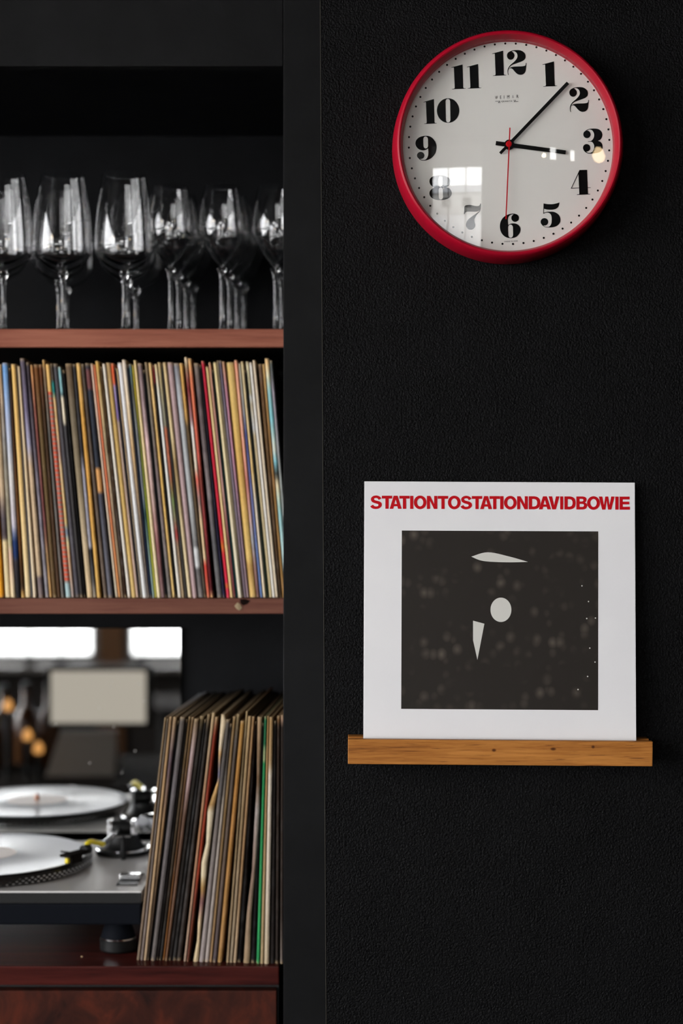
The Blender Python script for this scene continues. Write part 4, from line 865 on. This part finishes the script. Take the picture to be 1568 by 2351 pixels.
h0 = at(197, 1947, 2.345); h0.z = zr+.014
mid0 = at(200, 1937, 2.350); mid1 = at(212, 1932, 2.358); mid2 = at(237, 1938, 2.375); end = Vector((pv.x-.004, pv.y-.008, pv.z+.036))
arm = MB().tube([mid2, mid2.lerp(end, .35), mid2.lerp(end, .7), end], .0036, 14).build('arm_tube', M_CHROME, tt, smooth=True)
MB().tube([h0, mid0, mid0.lerp(mid1, .5)+Vector((0, 0, .001)), mid1, mid1.lerp(mid2, .5), mid2], .0036, 14).build('arm_sleeve', M_YEL, tt, smooth=True)
hd = (at(150, 1972, 2.305)-h0); hd.z = 0; hd.normalize(); sd = Vector((-hd.y, hd.x, 0))
hs = MB(); q0 = h0; q1 = h0+hd*.047
for a_, b2, w0, w1, zz0, zz1 in ((q0, q1, .007, .009, .001, .005),):
    vs_ = [a_-sd*w0, a_+sd*w0, b2+sd*w1, b2-sd*w1]
    hs.add([Vector((v.x, v.y, zr+.010+zz0)) for v in vs_]+[Vector((v.x, v.y, zr+.010+zz1)) for v in vs_], [(0,3,2,1),(4,5,6,7),(0,1,5,4),(1,2,6,5),(2,3,7,6),(3,0,4,7)])
hso = hs.build('headshell', M_MATTE, tt, bevel=.001)
MB().tube([h0-hd*.006, h0+hd*.006], .007, 16).build('locking_collar', M_BLACK, hso, smooth=True)
cm = q1-hd*.020
MB().box(-.006, .006, -.012, .012, -.0095, .0005, Matrix.Translation(Vector((cm.x, cm.y, zr+.0105))) @ Matrix.Rotation(math.atan2(hd.y, hd.x)-PI/2, 4, 'Z')).build('cartridge', M_MATTE, hso, bevel=.0006)
MB().box(-.0025, .0025, -.003, .003, -.007, .000, Matrix.Translation(Vector((q1.x-hd.x*.006, q1.y-hd.y*.006, zr+.0098))) @ Matrix.Rotation(math.atan2(hd.y, hd.x)-PI/2, 4, 'Z')).build('stylus', M_YEL, hso, bevel=.0006)
MB().tube([Vector((cm.x, cm.y, zr+.014))+sd*-.008, Vector((cm.x, cm.y, zr+.014))+sd*-.022], .0012, 8).build('finger_lift', M_BLACK, hso)
MB().lathe([(0, 0), (.0125, 0), (.0135, .002), (.0135, .022), (.0125, .024), (0, .024)], tuple(tt.location), 'x', 28).build('counterweight', M_CHROME, tt, smooth=True)
cw = bpy.context.scene.objects['counterweight']; cw.location = Vector((pv.x+.026, pv.y+.030, pv.z+.036))-Vector(tt.location); cw.rotation_euler = (0, 0, math.radians(55))
arst = MB().tube([(pv.x+.006, pv.y-.048, zp), (pv.x+.006, pv.y-.048, zp+.032)], .0035, 10).build('arm_rest', M_BLACK, tt)
MB().tube([(pv.x-.004, pv.y-.048, zp+.034), (pv.x+.016, pv.y-.048, zp+.034)], .0022, 8).build('arm_clip', M_CHROME, arst)
MB().tube([(pv.x+.034, pv.y-.03, zp+.010), (pv.x+.040, pv.y-.045, zp+.024)], .0018, 8).build('cue_lever', M_CHROME, tt)
# pitch slider and start button
sl = MB().box(-.300, -.272, 2.262, 2.335, zp+.0001, zp+.0010).build('pitch_slot', M_BLACK, tt)
MB().box(-.300, -.272, 2.292, 2.310, zp+.0012, zp+.008).build('slider_knob', M_CHROME, sl, bevel=.001)
MB().box(x0+.01, x0+.045, y0+.008, y0+.040, zp, zp+.004).build('start_button', M_CHROME, tt, bevel=.0008)
MB().lathe([(0, 0), (.010, 0), (.010, .014), (.008, .016), (0, .016)], (tx+.033, y0+.012, zp), 'z', 24).build('strobe_lamp', M_CHROME, tt, smooth=True)
# a crumb on the counter
p_ = at(188, 2196, 2.232)
ob = MB().lathe([(0, 0), (.0014, .0002), (.0016, .0009), (.0007, .0015), (0, .0016)], (0, 0, 0), 'z', 7).build('paper_crumb', mat('tan_crumb', (.5, .35, .2, 1), .8)); ob.location = (p_.x, 2.232, ZCT+.0001)
tag(ob, 'tiny pale crumb on the mahogany counter before the turntable', 'crumb')

# ------------------------------------------------------------------ room behind the camera, seen in the mirror and in the glass
def img(px, py, y):
    """point in the room at depth y whose mirror image the photograph shows at (px, py)"""
    d = 2*D_MI-y; return Vector(((px-CX)*d/F, y, EYE+(CY-py)*d/F))
# bar counter with a till screen
zbar = img(200, 1775, .60).z
bar = thing('bar_counter', 'dark bar counter seen only in the mirror under the till screen', 'counter', (-1.3, .55, 0))
MB().box(-2.4, -.42, .25, .85, zbar-.04, zbar).build('bar_top', M_MATTE, bar, bevel=.002)
MB().box(-2.35, -.47, .30, .78, 0, zbar-.0405).build('bar_body', M_BLACK, bar)
till = thing('till_screen', 'black-framed till screen on a grey stand, reflected in the mirror', 'monitor', (img(200, 1775, .60)))
a, b_ = img(352, 1668, .60), img(106, 1530, .60)
xa, xb2, za_, zb_ = min(a.x, b_.x), max(a.x, b_.x), min(a.z, b_.z), max(a.z, b_.z)
shx = Matrix.Shear('XZ', 4, (0, 0))
MB().box(xa, xb2, .585, .605, za_, zb_).build('casing', M_BLACK, till, bevel=.003)
MB().box(xa+.014, xb2-.020, .6052, .6062, za_+.010, zb_-.012).build('screen', M_SCREEN, till)
a, b_ = img(268, 1768, .60), img(130, 1678, .60)
st = mat('grey_stand', (.30, .27, .24, 1), .6)
MB().add([(min(a.x,b_.x)-.02, .66, zbar+.0005), (max(a.x,b_.x), .66, zbar+.0005), (max(a.x,b_.x), .607, b_.z), (min(a.x,b_.x)+.012, .607, b_.z),
          (min(a.x,b_.x)-.02, .52, zbar+.0005), (max(a.x,b_.x), .52, zbar+.0005), (max(a.x,b_.x), .592, b_.z), (min(a.x,b_.x)+.012, .592, b_.z)],
         [(0,1,2,3),(4,7,6,5),(0,4,5,1),(1,5,6,2),(2,6,7,3),(3,7,4,0)]).build('stand', st, till)
# amber bottles with tea lights behind, on the bar
M_AMB = mat('amber_glass', (.08, .03, .008, 1), .2, spec=.4)
for k, (px, col) in enumerate(((60, 1), (112, 1), (8, 0), (-46, 0), (-100, 1))):
    y = .42+.03*k; p_ = img(px, 1700, y)
    e = thing('bottle', ['amber bottle beside the till', 'squat amber bottle on the bar', 'amber bottle farther along the bar', 'tall brown bottle next to the stand', 'brown bottle at the bar end'][k]+', seen in the mirror', 'bottle', (p_.x, y, zbar), 'bottles on the bar')
    MB().lathe([(0, 0), (.028, 0), (.030, .004), (.030, .12), (.026, .145), (.012, .165), (.011, .21), (0, .21)], (p_.x, y, zbar+.0003), 'z', 24).build('body', M_AMB, e, smooth=True)
    MB().lathe([(0, .2103), (.0125, .2103), (.0125, .228), (0, .228)], (p_.x, y, zbar+.0003), 'z', 16).build('cap', M_BLACK, e)
for k, (px, py) in enumerate(((63, 1688), (88, 1718), (18, 1620))):
    y = .76; p_ = img(px, py, y)
    e = thing('tea_light', ['glowing tea light glass on the bar', 'low glowing tea light glass on the bar', 'dim tea light raised on a saucer'][k]+', seen in the mirror', 'candle', (p_.x, y, zbar), 'tea lights on the bar')
    zz = zbar+.0003
    MB().lathe([(0, 0), (.011, 0), (.011, .004), (.006, .008), (.006, max(.012, p_.z-zbar-.02)), (0, max(.012, p_.z-zbar-.02))], (p_.x, y, zz), 'z', 20).build('holder', M_BLACK, e, smooth=True)
    MB().lathe([(0, 0), (.012, .004), (.013, .016), (.008, .028), (0, .034)], (p_.x, y, p_.z-.015), 'z', 16).build('flame_glass', M_FLAME, e, smooth=True)
# pendant lamps
M_GLOBE = emit('warm_paper_globe', (1, .74, .42, 1), 11)
def pendant(x, y, z, label, r=.032, m=None):
    e = thing('pendant_lamp', label, 'lamp', (x, y, z), 'pendant lamps in the room')
    MB().lathe([(0, -r), (r*.7, -r*.7), (r, 0), (r*.75, r*.7), (r*.4, r*1.25), (0, r*1.3)], (x, y, z), 'z', 24).build('bulb', m or M_BULB, e, smooth=True)
    MB().lathe([(0, r*1.2), (.016, r*1.2), (.018, r*1.3+.03), (.006, r*1.3+.05), (0, r*1.3+.05)], (x, y, z), 'z', 20).build('socket', M_BLACK, e, smooth=True)
    MB().tube([(x, y, z+r*1.3+.045), (x, y, CEIL)], .003, 6).build('cable', M_BLACK, e)
def cimg(px, py, y):
    """point at depth y seen mirrored in the domed clock glass at photo pixel (px, py)"""
    h = at(px, py, 1.944); nx_, nz_ = (h.x-cc.x)/RD, (h.z-cc.z)/RD; d = Vector(((px-CX)/F, 1, (CY-py)/F)); n_ = Vector((nx_, -1, nz_)).normalized()
    r_ = d-2*d.dot(n_)*n_; return h+r_*((y-h.y)/r_.y)
p_ = cimg(1377, 356, -2.0); pendant(p_.x, p_.y, p_.z, 'large warm globe lamp reflected in the clock glass by the three', .12, M_GLOBE)
p_ = cimg(1249, 357, -2.0); pendant(p_.x, p_.y, p_.z, 'small warm pendant bulb reflected near the hour hand', .03)
pendant(-1.75, .2, 2.35, 'warm pendant bulb over the bar', .05); pendant(-2.6, .2, 2.35, 'warm pendant bulb farther along the bar', .05)
# plants on the rear window sill
ob = MB().box(-3.7, -.1, REAR_Y+.001, REAR_Y+.22, .545, .575).build('window_sill_board', M_WF, org=(-1.9, REAR_Y+.1, .545)); tag(ob, 'dark wooden sill board under the rear windows, seen in the mirror', 'sill')
M_LEAF = mat('olive_leaf', (.10, .13, .03, 1), .6)
for k, (px, w_) in enumerate(((68, .10), (140, .07), (326, .08))):
    y = REAR_Y+.12; x = img(px, 1480, y).x
    e = thing('potted_plant', ['bushy potted plant', 'thin potted plant', 'upright potted plant by the window post'][k]+' on the rear sill, seen in the mirror', 'plant', (x, y, .575))
    MB().lathe([(0, 0), (.03, 0), (.038, .06), (.034, .06), (.03, .05), (0, .05)], (x, y, .5753), 'z', 16).build('pot', M_BLACK, e, smooth=True)
    mb = MB()
    for q_ in range(26):
        a = q_*2.4; h = .02+.30*(q_/26); l_ = w_*(.5+R.random()*.5)*(1.1-q_/40)
        c0 = Vector((x, y, .62+h)); d_ = Vector((math.cos(a), math.sin(a), .4+R.random()*.5)).normalized(); s2 = d_.cross(Vector((0, 0, 1))).normalized()*.014
        mb.add([c0, c0+d_*l_*.5+s2, c0+d_*l_, c0+d_*l_*.5-s2], [(0, 1, 2), (0, 2, 3)])
    mb.tube([(x, y, .62), (x, y, .96)], .004, 6).build('foliage', M_LEAF, e)
# a cafe table in front of the rear windows
for k, tx_ in enumerate((-2.3, -.9)):
    e = thing('cafe_table', ['round cafe table before the wide rear window', 'round cafe table before the narrower rear window'][k]+', seen in the mirror', 'table', (tx_, -3.4, 0))
    MB().lathe([(0, .50), (.33, .50), (.335, .51), (.33, .525), (0, .525)], (tx_, -3.4, 0), 'z', 40).build('table_top', M_MATTE, e, smooth=True)
    MB().tube([(tx_, -3.4, .02), (tx_, -3.4, .50)], .025, 12).build('pedestal', M_BLACK, e)
    MB().lathe([(0, 0), (.2, 0), (.2, .012), (0, .025)], (tx_, -3.4, 0), 'z', 32).build('base', M_BLACK, e)
# house across the street, mirrored in the clock glass
M_RENDER = mat('pale_render', (.45, .44, .42, 1), .8); M_ROOF = mat('pale_metal_roof', (.30, .31, .33, 1), .5)
hs_ = thing('house', 'pale house with a metal roof across the street, reflected in the clock glass', 'building', (4, -36, -.15))
MB().box(-7, 12, -42, -34, -.15, 2.9).build('walls', M_RENDER, hs_)
MB().add([(-7.4, -33.6, 2.9), (12.4, -33.6, 2.9), (12.4, -38, 4.1), (-7.4, -38, 4.1), (-7.4, -42.4, 2.9), (12.4, -42.4, 2.9)], [(0,1,2,3),(3,2,5,4),(0,3,4),(1,5,2),(0,4,5,1)]).build('roof', M_ROOF, hs_)
for k in range(5):
    w_ = MB().box(-5.6+k*2.8, -4.4+k*2.8, -34, -33.95, .9, 2.2).build('window', M_WF, hs_)
    MB().box(-5.5+k*2.8, -4.5+k*2.8, -33.95, -33.94, 1.0, 2.1).build('pane', M_PANE, w_)
